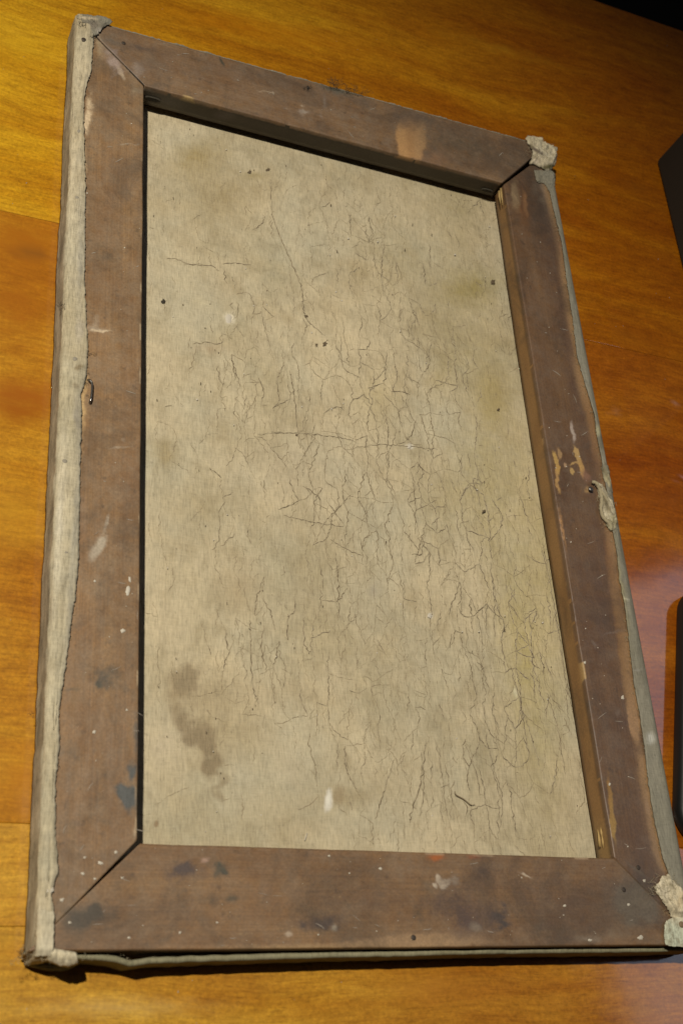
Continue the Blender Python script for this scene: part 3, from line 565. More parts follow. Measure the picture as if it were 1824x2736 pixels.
def cz(x, y):
    fi = min(NYc - 1.001, max(0, (y - Y0) / GS)); fj = min(NXc - 1.001, max(0, (x - X0) / GS)); i, j = int(fi), int(fj); a, b = fi - i, fj - j
    return ZC[i, j] * (1 - a) * (1 - b) + ZC[i + 1, j] * a * (1 - b) + ZC[i, j + 1] * (1 - a) * b + ZC[i + 1, j + 1] * a * b
yy, xx = np.meshgrid(Y0 + GS * np.arange(NYc), X0 + GS * np.arange(NXc), indexing='ij')
P = np.stack([xx.ravel(), yy.ravel(), ZC.ravel()], 1); ov = overlay(proj(P), STAINS, P)
CANVAS = part(mesh_obj('canvas', P, grid_faces(NYc, NXc), CANV, attrs={'mark': ('FLOAT_COLOR', ov)}))
CANVAS['label'] = 'bare beige linen back of the canvas, stained and finely cracked'
acc = {0: ([], []), 1: ([], []), 2: ([], [])}
def ribbon(pts, w, which):
    vs, fs = acc[which]; n = len(pts); b = len(vs)
    for i in range(n):
        t = pts[min(i + 1, n - 1)] - pts[max(i - 1, 0)]; t = t / (np.linalg.norm(t) + 1e-9); q = np.array([-t[1], t[0]])
        f = i / (n - 1); ww = w * (0.45 + 0.55 * math.sin(math.pi * f) ** 0.6) * (random.choice([.12, .4, .8, 1.0, 1.3, 1.6]) if which < 2 else random.uniform(.5, 1.5)) * 0.5
        for sgn in (-1, 1):
            p = pts[i] + q * ww * sgn; vs.append((p[0], p[1], cz(p[0], p[1]) + (0.00006 if which == 2 else 0.00012)))
        if i: k = b + 2 * i; fs.append((k - 2, k, k + 1, k - 1))
for pts, w, k in LINES:
    ribbon(pts, w, k)
    if k == 0: ribbon(pts, w * 2.6, 2)  # wider, slightly darker band along each strong crack
HALO = m_plain('crack_halo', (0.385, 0.322, 0.208), 0.9, var=.3, scale=200)
for k, (nm, mt) in enumerate((('crack_lines', CRACK), ('faint_crack_lines', CRACK2), ('crack_halo', HALO))):
    o = part(mesh_obj(nm, acc[k][0], acc[k][1], mt), CANVAS); o['kind'] = 'stuff'

# debris and dark spots on the linen
def blob(name, x, y, rx, ry, ang, mat, parent, z=None, h=0.0004, rag=0.3, n=14):
    sd = random.random() * 50; z0 = TOP if z is None else z
    c = at(x, y, z0); t = math.radians(ang); vs = []
    for ring, hh in ((1.0, 0.0), (0.72, 0.75), (0.35, 1.0)):
        for k in range(n):
            th = 2 * math.pi * k / n; r = ring * (1 + rag * noise.noise((math.cos(th) * 1.7 + sd, math.sin(th) * 1.7, sd)))
            dx, dy = rx * r * math.cos(th), ry * r * math.sin(th)
            p = at(x + dx * math.cos(t) - dy * math.sin(t), y + dx * math.sin(t) + dy * math.cos(t), z0)
            vs.append((p[0], p[1], z0 + 0.00012 + h * hh))
    vs.append((c[0], c[1], z0 + 0.00012 + h))
    fs = [(r * n + k, r * n + (k + 1) % n, (r + 1) * n + (k + 1) % n, (r + 1) * n + k)[::-1] for r in range(2) for k in range(n)] + [(2 * n + (k + 1) % n, 2 * n + k, 3 * n) for k in range(n)]
    if name is None: return vs, fs
    return part(mesh_obj(name, vs, fs, mat), parent)
def joined(name, items, mat, parent, kind='stuff'):
    V, F = [], []
    for vs, fs in items: b = len(V); V += vs; F += [tuple(i + b for i in f) for f in fs]
    o = part(mesh_obj(name, V, F, mat), parent); o['kind'] = kind; return o
CZ = 0.0029
for x, y, r in ((667, 459, 7), (717, 453, 7), (436, 806, 9), (1317, 755, 8), (793, 1163, 6), (818, 845, 6), (845, 922, 6), (868, 920, 8), (1292, 1366, 7), (1330, 1095, 5)):
    blob('dirt_spot', x, y, r * .62, r * .75, random.uniform(0, 90), GRIMEGAP if (x, y) == (436, 806) else CRACK, CANVAS, CZ, 0.0003, 1.0, 22)
for x, y, r, c in ((612, 852, 11, PAINT), (877, 2140, 8, PAINT), (1148, 1645, 6, PAINT), (1093, 1193, 6, PAINT)):
    blob('paint_spot', x, y, r * .8, r, 10, c, CANVAS, CZ, 0.0004, 0.7)
part(tube('wood_splinter', spline([at(1214, 2114, CZ + .0014), at(1218, 2124, CZ + .001), at(1238, 2135, CZ + .0009), at(1256, 2150, CZ + .0009), at(1268, 2150, CZ + .0009)], 14), [.0003] * 3 + [.0004] * 8 + [.0002] * 3, CRACK2, None), CANVAS)
part(tube('white_fibre', [at(820, 2226, CZ + .0006), at(817, 2236, CZ + .0008), at(814, 2246, CZ + .0005)], .0003, PAINT, None), CANVAS)
it = []
for _ in range(170):
    x = random.uniform(400, 1560); y = random.uniform(320, 2240); r = random.uniform(.6, 1.6); it.append(blob(None, x, y, r, r * random.uniform(.8, 2.2), 0, None, None, CZ, .0002, .6, 7))
joined('dirt_specks', it, CRACK, CANVAS)
it = []
for _ in range(60):
    x = random.uniform(400, 1560); y = random.uniform(320, 2240); r = random.uniform(1.0, 2.4); it.append(blob(None, x, y, r, r, 0, None, None, CZ, .0002, .6, 7))
joined('pale_specks', it, PAINT, CANVAS)

# ---------------- canvas margins folded round the bars
def sheet(name, rows, mat, label, ov=None, thick=0.0008, flip=False):
    n, m = len(rows), len(rows[0]); vs = [p for r in rows for p in r]
    P = np.array(vs); a = overlay(proj(P), ov, P) if ov else np.zeros((len(P), 4))
    o = mesh_obj(name, vs, grid_faces(n, m, flip=flip), mat, attrs={'mark': ('FLOAT_COLOR', a)})
    md = o.modifiers.new('thickness', 'SOLIDIFY'); md.thickness = thick; md.offset = 1
    if label: o['label'] = label
    return part(o)
LEDGE = [(247, 72), (251, 92), (245, 160), (243, 195), (232, 225), (224, 260), (222, 300), (225, 420), (228, 500), (226, 600), (227, 650), (225, 746), (229, 841), (234, 921), (232, 969), (230, 1004), (223, 1033), (214, 1058), (217, 1096), (216, 1160), (213, 1256), (212, 1348), (210, 1415), (208, 1510), (201, 1587), (189, 1663), (180, 1740), (165, 1836), (153, 1912), (157, 1981), (145, 2103), (147, 2237), (154, 2326), (134, 2389), (142, 2429), (138, 2527)]
LE = np.array([at(x, y)[:2] for x, y in LEDGE])[::-1]
rows = []
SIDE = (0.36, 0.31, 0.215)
YS = [(-0.0562, 1.0), (-0.0564, .8), (-0.0566, .6), (-0.0567, .42), (-0.0566, .27), (-0.0560, .14), (-0.0550, .05)] + [(y_, 0.0) for y_ in np.linspace(-0.0535, 0.5935, 560)]
for y, drop in YS:
    xe = float(np.interp(y, LE[:, 1], LE[:, 0])) + 0.0007 * noise.noise((y * 220, 3, 1)) + 0.0006 * noise.noise((y * 800, 3, 1))
    r = []; xo = -0.0468; R_ = 0.0034
    wr = lambda t: 0.0006 * fbm(y * 35, t * 3.0, 2.2, 4) + 0.0004 * noise.noise((y * 120, t * 4, 6)) + 0.0002 * noise.noise((y * 420, t * 5, 6))
    for t in np.linspace(0, 1, 10):
        x = xe + (xo - xe) * t; r.append((x, y, TOP + 0.0003 + 0.0006 * min(1, t * 3) + wr(t) * min(1, t * 2 + .2) + 0.0004))
    for a in np.linspace(0, math.pi / 2, 8)[1:]:
        w_ = wr(1 + a); r.append((xo - (R_ + w_) * math.sin(a), y, TOP + 0.0013 - R_ + (R_ + w_) * math.cos(a)))
    xs_ = r[-1][0]
    for t in np.linspace(0, 1, 7)[1:]: r.append((xs_ - 0.0002 * t + 0.0006 * fbm(y * 30, t * 2, 8, 2) * math.sin(math.pi * t), y, (TOP + 0.0013 - R_) * (1 - t) + 0.0012 * t))
    if drop: r = [(p[0] + 0.0009 * noise.noise((p[0] * 300, drop * 3, 2)), p[1] + 0.0010 * noise.noise((p[0] * 200, drop * 2, 5)), p[2] * (1 - drop) + 0.003 * drop) for p in r]
    rows.append(r)
LM = [(190, 300, 10, 30, 0, (.25, .215, .15), .4, .7), (205, 420, 6, 14, 10, (.25, .215, .15), .4, .7), (180, 600, 12, 24, 0, (.25, .215, .15), .4, .7), (195, 760, 8, 30, 0, (.25, .215, .15), .4, .7), (165, 900, 10, 40, 0, (.25, .215, .15), .4, .7), (190, 1070, 8, 20, 0, (.25, .215, .15), .4, .7), (150, 1130, 10, 40, 4, (.25, .215, .15), .4, .7), (185, 1290, 6, 30, 0, (.25, .215, .15), .4, .7), (150, 1400, 8, 30, 0, (.25, .215, .15), .4, .7), (170, 1560, 8, 26, 0, (.25, .215, .15), .4, .7), (140, 1650, 6, 40, 4, (.25, .215, .15), .4, .7), (150, 1760, 7, 30, 0, (.25, .215, .15), .4, .7), (120, 1900, 8, 30, 4, (.25, .215, .15), .4, .7), (130, 2060, 8, 24, 0, (.25, .215, .15), .4, .7), (110, 2170, 10, 40, 0, (.25, .215, .15), .4, .7), (130, 2240, 8, 12, 0, (.25, .215, .15), .4, .7), (232, 112, 6, 9, 0, (.06, .05, .04), .0, .5), (195, 1500, 12, 420, 4, (.30, .275, .215), .6, .6), (212, 650, 8, 300, 1, (.33, .30, .235), .5, .8), (205, 1120, 9, 60, 0, (.27, .24, .19), .6, .7), (163, 815, 12, 12, 0, (.06, .05, .035), .9, .5),
      (210, 985, 14, 8, -30, (.20, .155, .09), .7, .6), (203, 1033, 12, 9, 0, (.20, .16, .1), .6, .6), (112, 2460, 30, 8, 0, (.36, .33, .24), .5, .7), (100, 2480, 26, 60, 6, (.62, .56, .43), .7, .5), (120, 2300, 25, 60, 0, (.37, .35, .27), .4, .9), (160, 1400, 12, 200, 3, (.56, .51, .40), .5, .8),
      (200, 130, 16, 60, 0, (.45, .40, .27), .4, .9), (190, 480, 14, 260, 2, (.56, .49, .36), .35, .9), (218, 880, 12, 30, 5, (.40, .35, .28), .5, .8), (220, 700, 8, 60, 2, (.27, .25, .2), .5, .8)]
LMARG = sheet('canvas_margin', rows, MARG, 'dusty cream canvas turned over the left bar', LM, flip=True)
# its outer side carries the darker, grimy paint edge
me = LMARG.data; a = me.attributes['mark'].data; m = len(rows[0])
for i in range(len(rows)):
    for j in range(0, 6):                # greyer dust on the strip next to the cut edge
        k = i * m + j; old = a[k].color; yy = rows[i][j][1]
        al = (0.62 - 0.09 * j) * min(1, max(0, 0.75 + 0.9 * noise.noise((yy * 14, 7, 1))))
        if al > old[3]: a[k].color = (0.285, 0.258, 0.20, al)
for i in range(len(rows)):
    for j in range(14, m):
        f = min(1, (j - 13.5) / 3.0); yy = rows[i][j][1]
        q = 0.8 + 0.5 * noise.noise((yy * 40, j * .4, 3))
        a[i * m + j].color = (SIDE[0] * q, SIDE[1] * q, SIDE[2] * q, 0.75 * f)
RE = np.array([at(x, y)[:2] for x, y in REDGE])[::-1]
rows = []
for y in np.linspace(-0.052, 0.588, 560):
    xe = float(np.interp(y, RE[:, 1], RE[:, 0])) + 0.0007 * noise.noise((y * 200, 31, 1)) + 0.0006 * noise.noise((y * 800, 33, 1))
    r = []; xo = W + 0.0455; R_ = 0.0082; xe = min(xe, xo + 0.003)
    wr = lambda t: 0.0004 * fbm(y * 35, t * 3.0, 12.2, 3)
    def surf(x):                        # bar back face with its rounded outer arris
        if x < xo: return TOP + 0.0007
        return TOP + 0.0007 - R_ + math.sqrt(max(0, R_ * R_ - (x - xo) ** 2))
    for t in np.linspace(0, 1, 12):
        x = xe + (xo + 0.0055 - xe) * t; r.append((x, y, surf(x) + wr(t) * min(1, t * 2 + .2)))
    a0 = math.asin(0.0055 / R_)
    for a in np.linspace(a0, math.pi / 2, 5)[1:]: r.append((xo + R_ * math.sin(a), y, TOP + 0.0007 - R_ + R_ * math.cos(a)))
    for t in np.linspace(0, 1, 5)[1:]: r.append((xo + R_, y, (TOP + 0.0007 - R_) * (1 - t) + 0.0012 * t))
    rows.append(r)
RMK = [(1545, 815, 12, 16, 0, (.42, .40, .33), .5, .7), (1595, 1150, 14, 16, 0, (.35, .32, .2), .7, .6), (1612, 1220, 12, 30, 0, (.36, .33, .25), .6, .7), (1735, 1975, 14, 16, 0, (.42, .41, .36), .7, .6), (1665, 1603, 16, 4, 0, (.45, .43, .35), .6, .6), (1700, 1790, 20, 4, 0, (.33, .31, .27), .5, .7),
       (1790, 2230, 30, 100, -8, (.22, .21, .16), .4, .9), (1655, 1560, 8, 130, -9, (.33, .29, .15), .5, .8)]
sheet('canvas_margin', rows, MARGR, 'dark grey canvas turned over the right bar', RMK)
# bottom: the canvas stands off the bar as a wavy lip
LIPX = [(150, 2551), (205, 2553), (260, 2556), (310, 2562), (348, 2574), (366, 2571), (400, 2566), (500, 2562), (600, 2559), (700, 2556), (800, 2553), (900, 2550), (1100, 2547), (1200, 2543), (1400, 2540), (1600, 2538), (1760, 2536), (1830, 2533)]
LP = np.array([at(x, y, TOP - 0.0065) for x, y in LIPX])
rows = []
for x in np.linspace(-0.050, W + 0.0535, 420):
    yl = float(np.interp(x, LP[:, 0], LP[:, 1])) + 0.0003 * noise.noise((x * 150, 1, 2)); zl = TOP - 0.0065 + 0.0007 * noise.noise((x * 60, 4, 2)) + 0.0003 * noise.noise((x * 400, 4, 2))
    r = [(x, yl + 0.0012, zl - 0.0022), (x, yl + 0.0009, zl - 0.0005), (x, yl + 0.0003, zl + 0.0001), (x, yl - 0.0005, zl), (x, yl - 0.0010, zl - 0.0007), (x, yl - 0.0009, zl - 0.0018)]
    for t in np.linspace(0, 1, 8)[1:]:
        r.append((x, (yl - 0.0009) * (1 - t) + (yl - 0.0006 + 0.0004 * noise.noise((x * 80, t, 1))) * t, (zl - 0.0018) * (1 - t) + 0.0014 * t))
    rows.append(r)
sheet('canvas_margin', rows, LIP, 'dark green-grey canvas edge standing off the bottom bar', [(1750, 2540, 60, 10, 0, (.22, .22, .12), .5, .8), (900, 2552, 300, 6, 0, (.25, .235, .15), .4, .9)], 0.0006)
rows = []
for x in np.linspace(-0.050, W + 0.0525, 420):
    zt = TOP - 0.0016 + 0.0010 * noise.noise((x * 90, 2, 5)) + 0.0007 * noise.noise((x * 380, 2, 5)); yo = H + 0.0511 + 0.0061 * (x + .05) / 0.4
    rows.append([(x, yo + 0.0001, zt)] + [(x, yo + 0.0004 + 0.0003 * noise.noise((x * 70, t, 5)), zt * (1 - t) + 0.0014 * t) for t in np.linspace(0, 1, 6)[1:]])
sheet('canvas_margin', rows, MARGR, 'ragged canvas edge along the outer side of the top bar', None, 0.0007, flip=True)

# ---------------- crumpled corner folds
def crumple(name, outline, amp, freq, mat, label, lift=0.0006, rag=0.0012, seed=0.0, ovm=None, nth=84, nr=22, base=None):
    O = [np.array(at(*p)[:2]) for p in outline]; O = spline(O + [O[0]], nth + 1)[:-1]; C = np.mean(np.array(O), 0); vs = []
    base = base or (lambda x, y: TOP)
    for r in range(nr):
        f = 1 - r / (nr - 0.4)
        for k in range(nth):
            p = C + (O[k] - C) * f
            g = rag * f ** 4
            p = p + g * np.array([noise.noise((k * .55, f * 3, seed)) + .6 * noise.noise((k * 1.7, f * 3, seed)), noise.noise((k * .55, f * 3, seed + 9))])
            wx = 0.0016 * noise.noise((p[0] * 260, p[1] * 260, seed + 4)); x, y = p[0] + wx, p[1] - wx
            r1 = 1 - 2.2 * abs(noise.noise((x * freq, y * freq, seed))); r2 = 1 - 2.2 * abs(noise.noise((x * freq * 2.3 + 3, y * freq * 1.6, seed + 2)))
            bil = noise.noise((x * freq * .6, y * freq * .6, seed + 7))
            h = max(0.0, 0.5 * r1 + 0.28 * r2 + 0.5 * bil + 0.25)
            k_ = min(1, (1 - f) / 0.3 + 0.12)
            vs.append((p[0], p[1], base(p[0], p[1]) + lift + amp * k_ * h + 0.0003 * noise.noise((x * 900, y * 900, 2))))
    fs = grid_faces(nr, nth, True); fs.append(tuple((nr - 1) * nth + k for k in range(nth)))
    P = np.array(vs); a = overlay(proj(P), ovm) if ovm else np.zeros((len(P), 4))
    o = mesh_obj(name, vs, fs, mat, attrs={'mark': ('FLOAT_COLOR', a)})
    md = o.modifiers.new('thickness', 'SOLIDIFY'); md.thickness = 0.0005; md.offset = 0
    o['label'] = label
    return part(o)
crumple('corner_fold', [(1411, 440), (1420, 415), (1413, 395), (1402, 372), (1418, 366), (1448, 384), (1472, 392), (1485, 398), (1484, 425), (1476, 448), (1462, 458), (1444, 452), (1428, 444)], 0.0062, 150, CREAM, 'crumpled cream canvas at the upper right corner', seed=3.1,
        ovm=[(1432, 402, 24, 5, 32, (.13, .10, .08), .85, .6), (1464, 446, 22, 7, -10, (.12, .11, .05), .85, .6), (1418, 392, 8, 6, 0, (.2, .17, .1), .6, .7), (1460, 412, 16, 10, 0, (.36, .33, .25), .5, .8), (1432, 430, 14, 10, 0, (.66, .56, .42), .6, .7)])
crumple('corner_fold', [(1425, 456), (1470, 458), (1480, 470), (1478, 500), (1466, 512), (1452, 492), (1432, 486)], 0.0014, 170, MARGR, 'grimy canvas scrap below the upper right corner fold', seed=8.1, lift=0.0004)
crumple('corner_fold', [(1746, 2372), (1760, 2350), (1782, 2338), (1804, 2362), (1830, 2400), (1838, 2445), (1796, 2452), (1784, 2440), (1772, 2415), (1758, 2398)], 0.0050, 95, CREAM, 'crumpled torn canvas at the lower right corner', seed=5.7, rag=.0016,
        ovm=[(1818, 2400, 12, 40, 20, (.40, .31, .18), .6, .8), (1775, 2385, 10, 24, -20, (.47, .43, .36), .5, .8), (1792, 2365, 14, 5, 40, (.25, .21, .12), .6, .7)])
crumple('corner_fold', [(1771, 2470), (1778, 2460), (1800, 2452), (1850, 2450), (1850, 2524), (1800, 2530), (1774, 2524), (1770, 2500)], 0.0007, 50, CREAM, 'flat pale canvas tab at the lower right corner', seed=6.3, lift=0.0012, rag=0.0005,
        ovm=[(1800, 2500, 80, 50, 0, (.47, .49, .37), .8, .8), (1793, 2490, 3, 26, -15, (.3, .3, .22), .6, .7)])
crumple('corner_fold', [(204, 48), (216, 60), (234, 78), (250, 98), (264, 92), (276, 76), (300, 62), (276, 48), (250, 46), (222, 42)], 0.0016, 200, MARGR, 'dark ragged canvas patch at the upper left corner', seed=9.9, lift=0.0012, rag=.0016,
        ovm=[(235, 49, 26, 4, 5, (.5, .42, .28), .8, .6), (268, 84, 10, 8, 0, (.5, .46, .4), .6, .7), (250, 66, 30, 18, 0, (.17, .14, .11), .6, .9)])
# lower left: thick folded wad that overhangs the corner
rows = []
for i in range(34):                       # second layer folded in at the corner: a short pleat
    f = i / 33; r = []
    for t in np.linspace(0, 1, 12):
        x_ = -0.0503 + 0.0078 * t; y_ = -0.0562 + (0.0215 + 0.0012 * noise.noise((t * 5, 2, 1))) * f
        ed = max(0, 1 - t / .3); z_ = TOP + 0.0027 - 0.0030 * ed * ed + 0.0008 * noise.fractal((x_ * 150, y_ * 110, 2.0), 1.0, 2.0, 3) - (0.0022 * max(0, 1 - f / .15)) - 0.0022 * max(0, (f - .75) / .25) ** 2 + .0004 * math.sin(f * 7 + t)
        r.append((x_ + 0.0005 * noise.noise((f * 9, t, 3)), y_ + 0.0008 * noise.noise((t * 9, f * 3, 7)) * (1 - f), z_))
    rows.append(r)
sheet('corner_fold', rows, CREAM2, 'pale cream canvas pleat folded at the lower left corner', [(82, 2540, 24, 14, 0, (.26, .22, .15), .7, .7), (100, 2440, 40, 5, -8, (.27, .24, .17), .5, .7)], 0.0007)
rows = []
for i in range(36):
    f = i / 35; p0 = at(112 + 90 * f, 2533 + 10 * f, TOP + .0012); r = []
    for t in np.linspace(0, 1, 10):
        p = at(112 + 90 * f + 6 * t, 2530 + 16 * f + (26 + 16 * math.sin(f * 3) + 5 * noise.noise((f * 9, 2, 2))) * t, TOP + 0.0012 - 0.004 * t * t)
        r.append((p[0], p[1] , p[2] + 0.0008 * noise.noise((f * 8, t * 4, 5)) + .0012 * math.sin(t * 3)))
    rows.append(r)
sheet('canvas_scrap', rows, CREAM, 'frayed canvas scrap hanging over the lower left edge', [(150, 2552, 60, 10, 5, (.40, .34, .22), .5, .9)], 0.0006)
rows = []
for i in range(30):
    f = i / 29; r = []
    for t in np.linspace(0, 1, 8):
        p = at(74 + 170 * f, 2572 + 10 * math.sin(f * 3.1) - 14 * f + (16 * math.sin(math.pi * min(1, f * 1.1)) + 4) * t, 0.010 - 0.004 * t)
        r.append((p[0], p[1], p[2] + 0.001 * noise.noise((f * 7, t * 3, 1))))
    rows.append(r)
sheet('canvas_scrap', rows, LIP, 'dark canvas flap sticking out below the lower left corner', None, 0.0006)

# ---------------- tacks, nails, staple, cord, frayed threads
def tack(x, y, r, z, mat, parent, name='tack', h=0.0008):
    c = at(x, y, z); n = 14; vs = []
    for ring, hh in ((1.0, 0), (1.0, .35), (.8, .8), (.4, 1.0)):
        for k in range(n):
            th = 2 * math.pi * k / n; q = 1 + 0.08 * noise.noise((x + math.cos(th), math.sin(th), 2)); vs.append((c[0] + r * ring * q * math.cos(th), c[1] + r * ring * q * math.sin(th), z + h * hh))
    vs.append((c[0], c[1], z + h)); fs = [(a * n + k, a * n + (k + 1) % n, (a + 1) * n + (k + 1) % n, (a + 1) * n + k) for a in range(3) for k in range(n)] + [(3 * n + k, 3 * n + (k + 1) % n, 4 * n) for k in range(n)]
    return part(mesh_obj(name, vs, fs, mat), parent)
ZM = TOP + 0.0014
DUSTY = m_plain('dusty_tack', (0.30, 0.265, 0.205), 0.8, var=0.6, scale=900)
tack(225, 107, 0.0021, ZM + .0002, IRON, ART)
for x, y in ((212, 352), (206, 530), (201, 960), (173, 1233), (175, 1478)): tack(x, y, 0.0017, ZM, DUSTY, ART, h=0.0009)
tack(1806, 2328, 0.0019, TOP - .0005, IRON, ART); tack(1819, 2470, 0.0019, TOP + .0022, m_plain('rust_tack', (.2, .14, .08), .7), ART)
for x, y, p in ((331, 115, B_T), (823, 234, B_T), (1104, 2505, B_B), (1704, 2318, B_R), (1665, 2377, B_B)): tack(x, y, 0.0015, TOP + .0002, IRON, p, 'nail_head', 0.0004)
tack(1577, 1307, 0.0020, TOP + 0.0020, m_plain('worn_nail', (.20, .19, .18), .42, .9), B_R, 'nail_head', 0.0010)
part(tube('nail_shank', [at(1577, 1307, TOP - .001), at(1577, 1307, TOP + .0027)], .0008, IRON, None), B_R)
part(tube('staple', spline([at(236, 1016, TOP + .0004), at(240, 1016, TOP + .0022), at(246, 1022, TOP + .0026), at(247, 1034, TOP + .0026), at(245, 1058, TOP + .0026), at(242, 1072, TOP + .0022), at(240, 1077, TOP + .0002)], 22), .00075, STEEL, None), B_L)
def cord(pxs, r0, name='cord'):
    sp = spline([at(x, y, z) for x, y, z in pxs], 60)
    o = part(tube(name, sp, [r0 * (1 + .22 * noise.noise((i * .8, r0 * 1e4, 1))) for i in range(60)], TWINE, None, 10, rough=.32)); o['label'] = 'frayed twine scrap beside the nail on the right bar'; return o
zt = TOP + 0.0018
cord([(1580, 1288, zt), (1592, 1292, zt + .001), (1602, 1312, zt), (1606, 1340, zt - .0002), (1604, 1362, zt), (1612, 1384, zt), (1624, 1396, zt + .0004), (1632, 1410, zt)], .0013)
cord([(1598, 1302, zt), (1612, 1322, zt + .0006), (1626, 1344, zt), (1638, 1362, zt - .001), (1640, 1384, zt - .001), (1632, 1404, zt - .0005)], .0011)
def arris(x, y):                        # rounded outer shoulder of the right bar
    d = x - (W + 0.0455); return TOP if d < 0 else TOP - 0.0082 + math.sqrt(max(0, 0.0082 ** 2 - min(d, .0081) ** 2))
crumple('canvas_scrap', [(1614, 1388), (1628, 1378), (1642, 1384), (1645, 1404), (1640, 1418), (1626, 1418), (1618, 1406)], 0.0026, 210, CREAM, 'torn tuft of canvas at the end of the twine', seed=12.2, lift=.0008, ovm=[(1630, 1398, 30, 30, 0, (.30, .27, .165), .8, .8)], nth=48, nr=12, base=arris)
crumple('canvas_scrap', [(1605, 1242), (1618, 1238), (1628, 1252), (1640, 1270), (1648, 1300), (1640, 1318), (1624, 1308), (1612, 1288), (1606, 1262)], 0.0024, 150, MARGR, 'torn grey canvas beside the twine', seed=14.2, lift=.0006, ovm=[(1622, 1282, 12, 26, -14, (.36, .31, .18), .7, .8), (1612, 1258, 7, 12, -10, (.09, .075, .045), .6, .7), (1642, 1290, 8, 16, 0, (.42, .38, .28), .6, .8)], nth=56, nr=14, base=arris)
crumple('canvas_scrap', [(1590, 1290), (1606, 1296), (1622, 1322), (1640, 1360), (1646, 1394), (1638, 1418), (1624, 1408), (1610, 1384), (1602, 1350), (1594, 1318)], 0.0026, 175, CREAM, 'ragged torn strip of canvas fibres between the strands of twine', seed=21.2, lift=.0004, rag=.0016, ovm=[(1618, 1345, 10, 40, -22, (.17, .14, .085), .7, .7), (1632, 1400, 12, 14, 0, (.40, .36, .24), .5, .8)], nth=70, nr=14, base=arris)
def threads(name, spots, mat, parent):
    it = []
    for x, y, sx, sy, n, ln, z in spots:
        for _ in range(n):
            px_, py_ = x + random.gauss(0, sx), y + random.gauss(0, sy); a = random.uniform(0, 2 * math.pi); p = [at(px_, py_, z)]
            for k in range(5):
                a += random.gauss(0, .6); q = at(px_ + ln * (k + 1) / 5 * math.cos(a), py_ + ln * (k + 1) / 5 * math.sin(a), z + random.uniform(-.0003, .0008)); p.append(q)
            it.append(tube(None, p, .00009, None, None, 4))
    return joined(name, [([tuple(v) for v in vs], fs) for vs, fs in it], mat, parent)
threads('frayed_threads', [(892, 224, 14, 3, 40, 16, TOP + .0012), (940, 240, 16, 3, 34, 12, TOP + .0008), (970, 248, 10, 2, 16, 8, TOP + .0005), (230, 62, 14, 6, 12, 12, TOP + .002), (823, 236, 6, 3, 10, 8, TOP + .001)], GRIMEGAP, ART)
threads('pale_threads', [(1440, 410, 26, 20, 26, 14, TOP + .003), (1800, 2390, 22, 30, 24, 16, TOP + .003), (1750, 2366, 4, 6, 9, 22, TOP + .002), (150, 2560, 50, 5, 34, 14, TOP - .002), (75, 2550, 12, 8, 16, 16, TOP - .004), (1630, 1400, 8, 10, 40, 12, TOP + .002), (1604, 1320, 7, 16, 30, 12, TOP + .002), (1626, 1350, 8, 16, 30, 12, TOP + .0015), (300, 2560, 60, 4, 16, 8, TOP - .006)], TWINE, ART)
EDGE_SPOTS = []
for line, zz_ in ((LEDGE, TOP + .0008), (REDGE[:-3], TOP + .0006)):
    for a_, b_ in zip(line[:-1], line[1:]):
        n_ = max(1, int(math.dist(a_, b_) / 16))
        for k in range(n_): f = (k + random.random()) / n_; EDGE_SPOTS.append((a_[0] + (b_[0] - a_[0]) * f, a_[1] + (b_[1] - a_[1]) * f, 1.2, 2, random.choice([0, 1, 1, 2]), random.uniform(4, 9), zz_))
threads('edge_fray', EDGE_SPOTS, TWINE, ART)
threads('dark_threads', [(228, 1010, 4, 20, 14, 8, TOP + .001), (163, 815, 5, 5, 12, 8, TOP + .001), (60, 2545, 8, 6, 14, 12, TOP - .01), (152, 1980, 4, 40, 14, 7, TOP + .001), (88, 1912, 4, 3, 6, 8, TOP - .012), (246, 945, 3, 3, 4, 10, TOP + .001), (250, 100, 4, 6, 10, 9, TOP + .002)], GRIMEGAP, ART)

# white paint spots on the bars: bigger ones singly, specks joined
for x, y, rx, ry, a, p in ((342, 1577, 7, 17, 12, B_L), (347, 1548, 4, 9, 0, B_L), (135, 2379, 12, 10, 0, ART), (166, 2405, 7, 6, 0, B_L), (269, 2306, 8, 5, 25, B_L), (310, 2277, 5, 5, 0, B_L), (227, 2291, 5, 4, 0, B_L), (222, 2334, 5, 4, 0, B_L), (254, 2348, 5, 4, 30, B_L),
                        (328, 1685, 8, 6, -20, B_L), (254, 1553, 4, 4, 0, B_L), (252, 1956, 5, 5, 0, B_L), (339, 1897, 4, 3, 0, B_L), (187, 2465, 5, 4, 30, B_B), (345, 2506, 5, 4, 0, B_B), (481, 2492, 4, 4, 0, B_B), (580, 2465, 4, 3, 0, B_B), (879, 2287, 4, 3, 0, B_B), (1015, 2321, 5, 4, 20, B_B), (327, 2345, 5, 3, 0, B_B),
                        (1719, 2353, 6, 5, 40, B_R), (1662, 1864, 5, 6, 0, B_R), (1561, 1770, 4, 4, 0, B_R), (1627, 2095, 4, 5, 0, B_R), (1508, 2420, 5, 4, 0, B_B), (1678, 2417, 5, 4, 0, B_B), (1709, 2505, 8, 6, 0, B_B), (1575, 2512, 6, 5, 0, B_B)):
    zz = TOP + (0.0016 if p is ART else 0.0001)
    blob('paint_spot', x, y, rx * .85, ry * .85, a, PAINT, p, zz, 0.00035, 0.7)
def inq(x, y, q):
    s = 0
    for (a, b), (c, d) in zip(q, q[1:] + q[:1]):
        k = (c - a) * (y - b) - (d - b) * (x - a)
        if k < 0: s += 1
    return s in (0, 4)
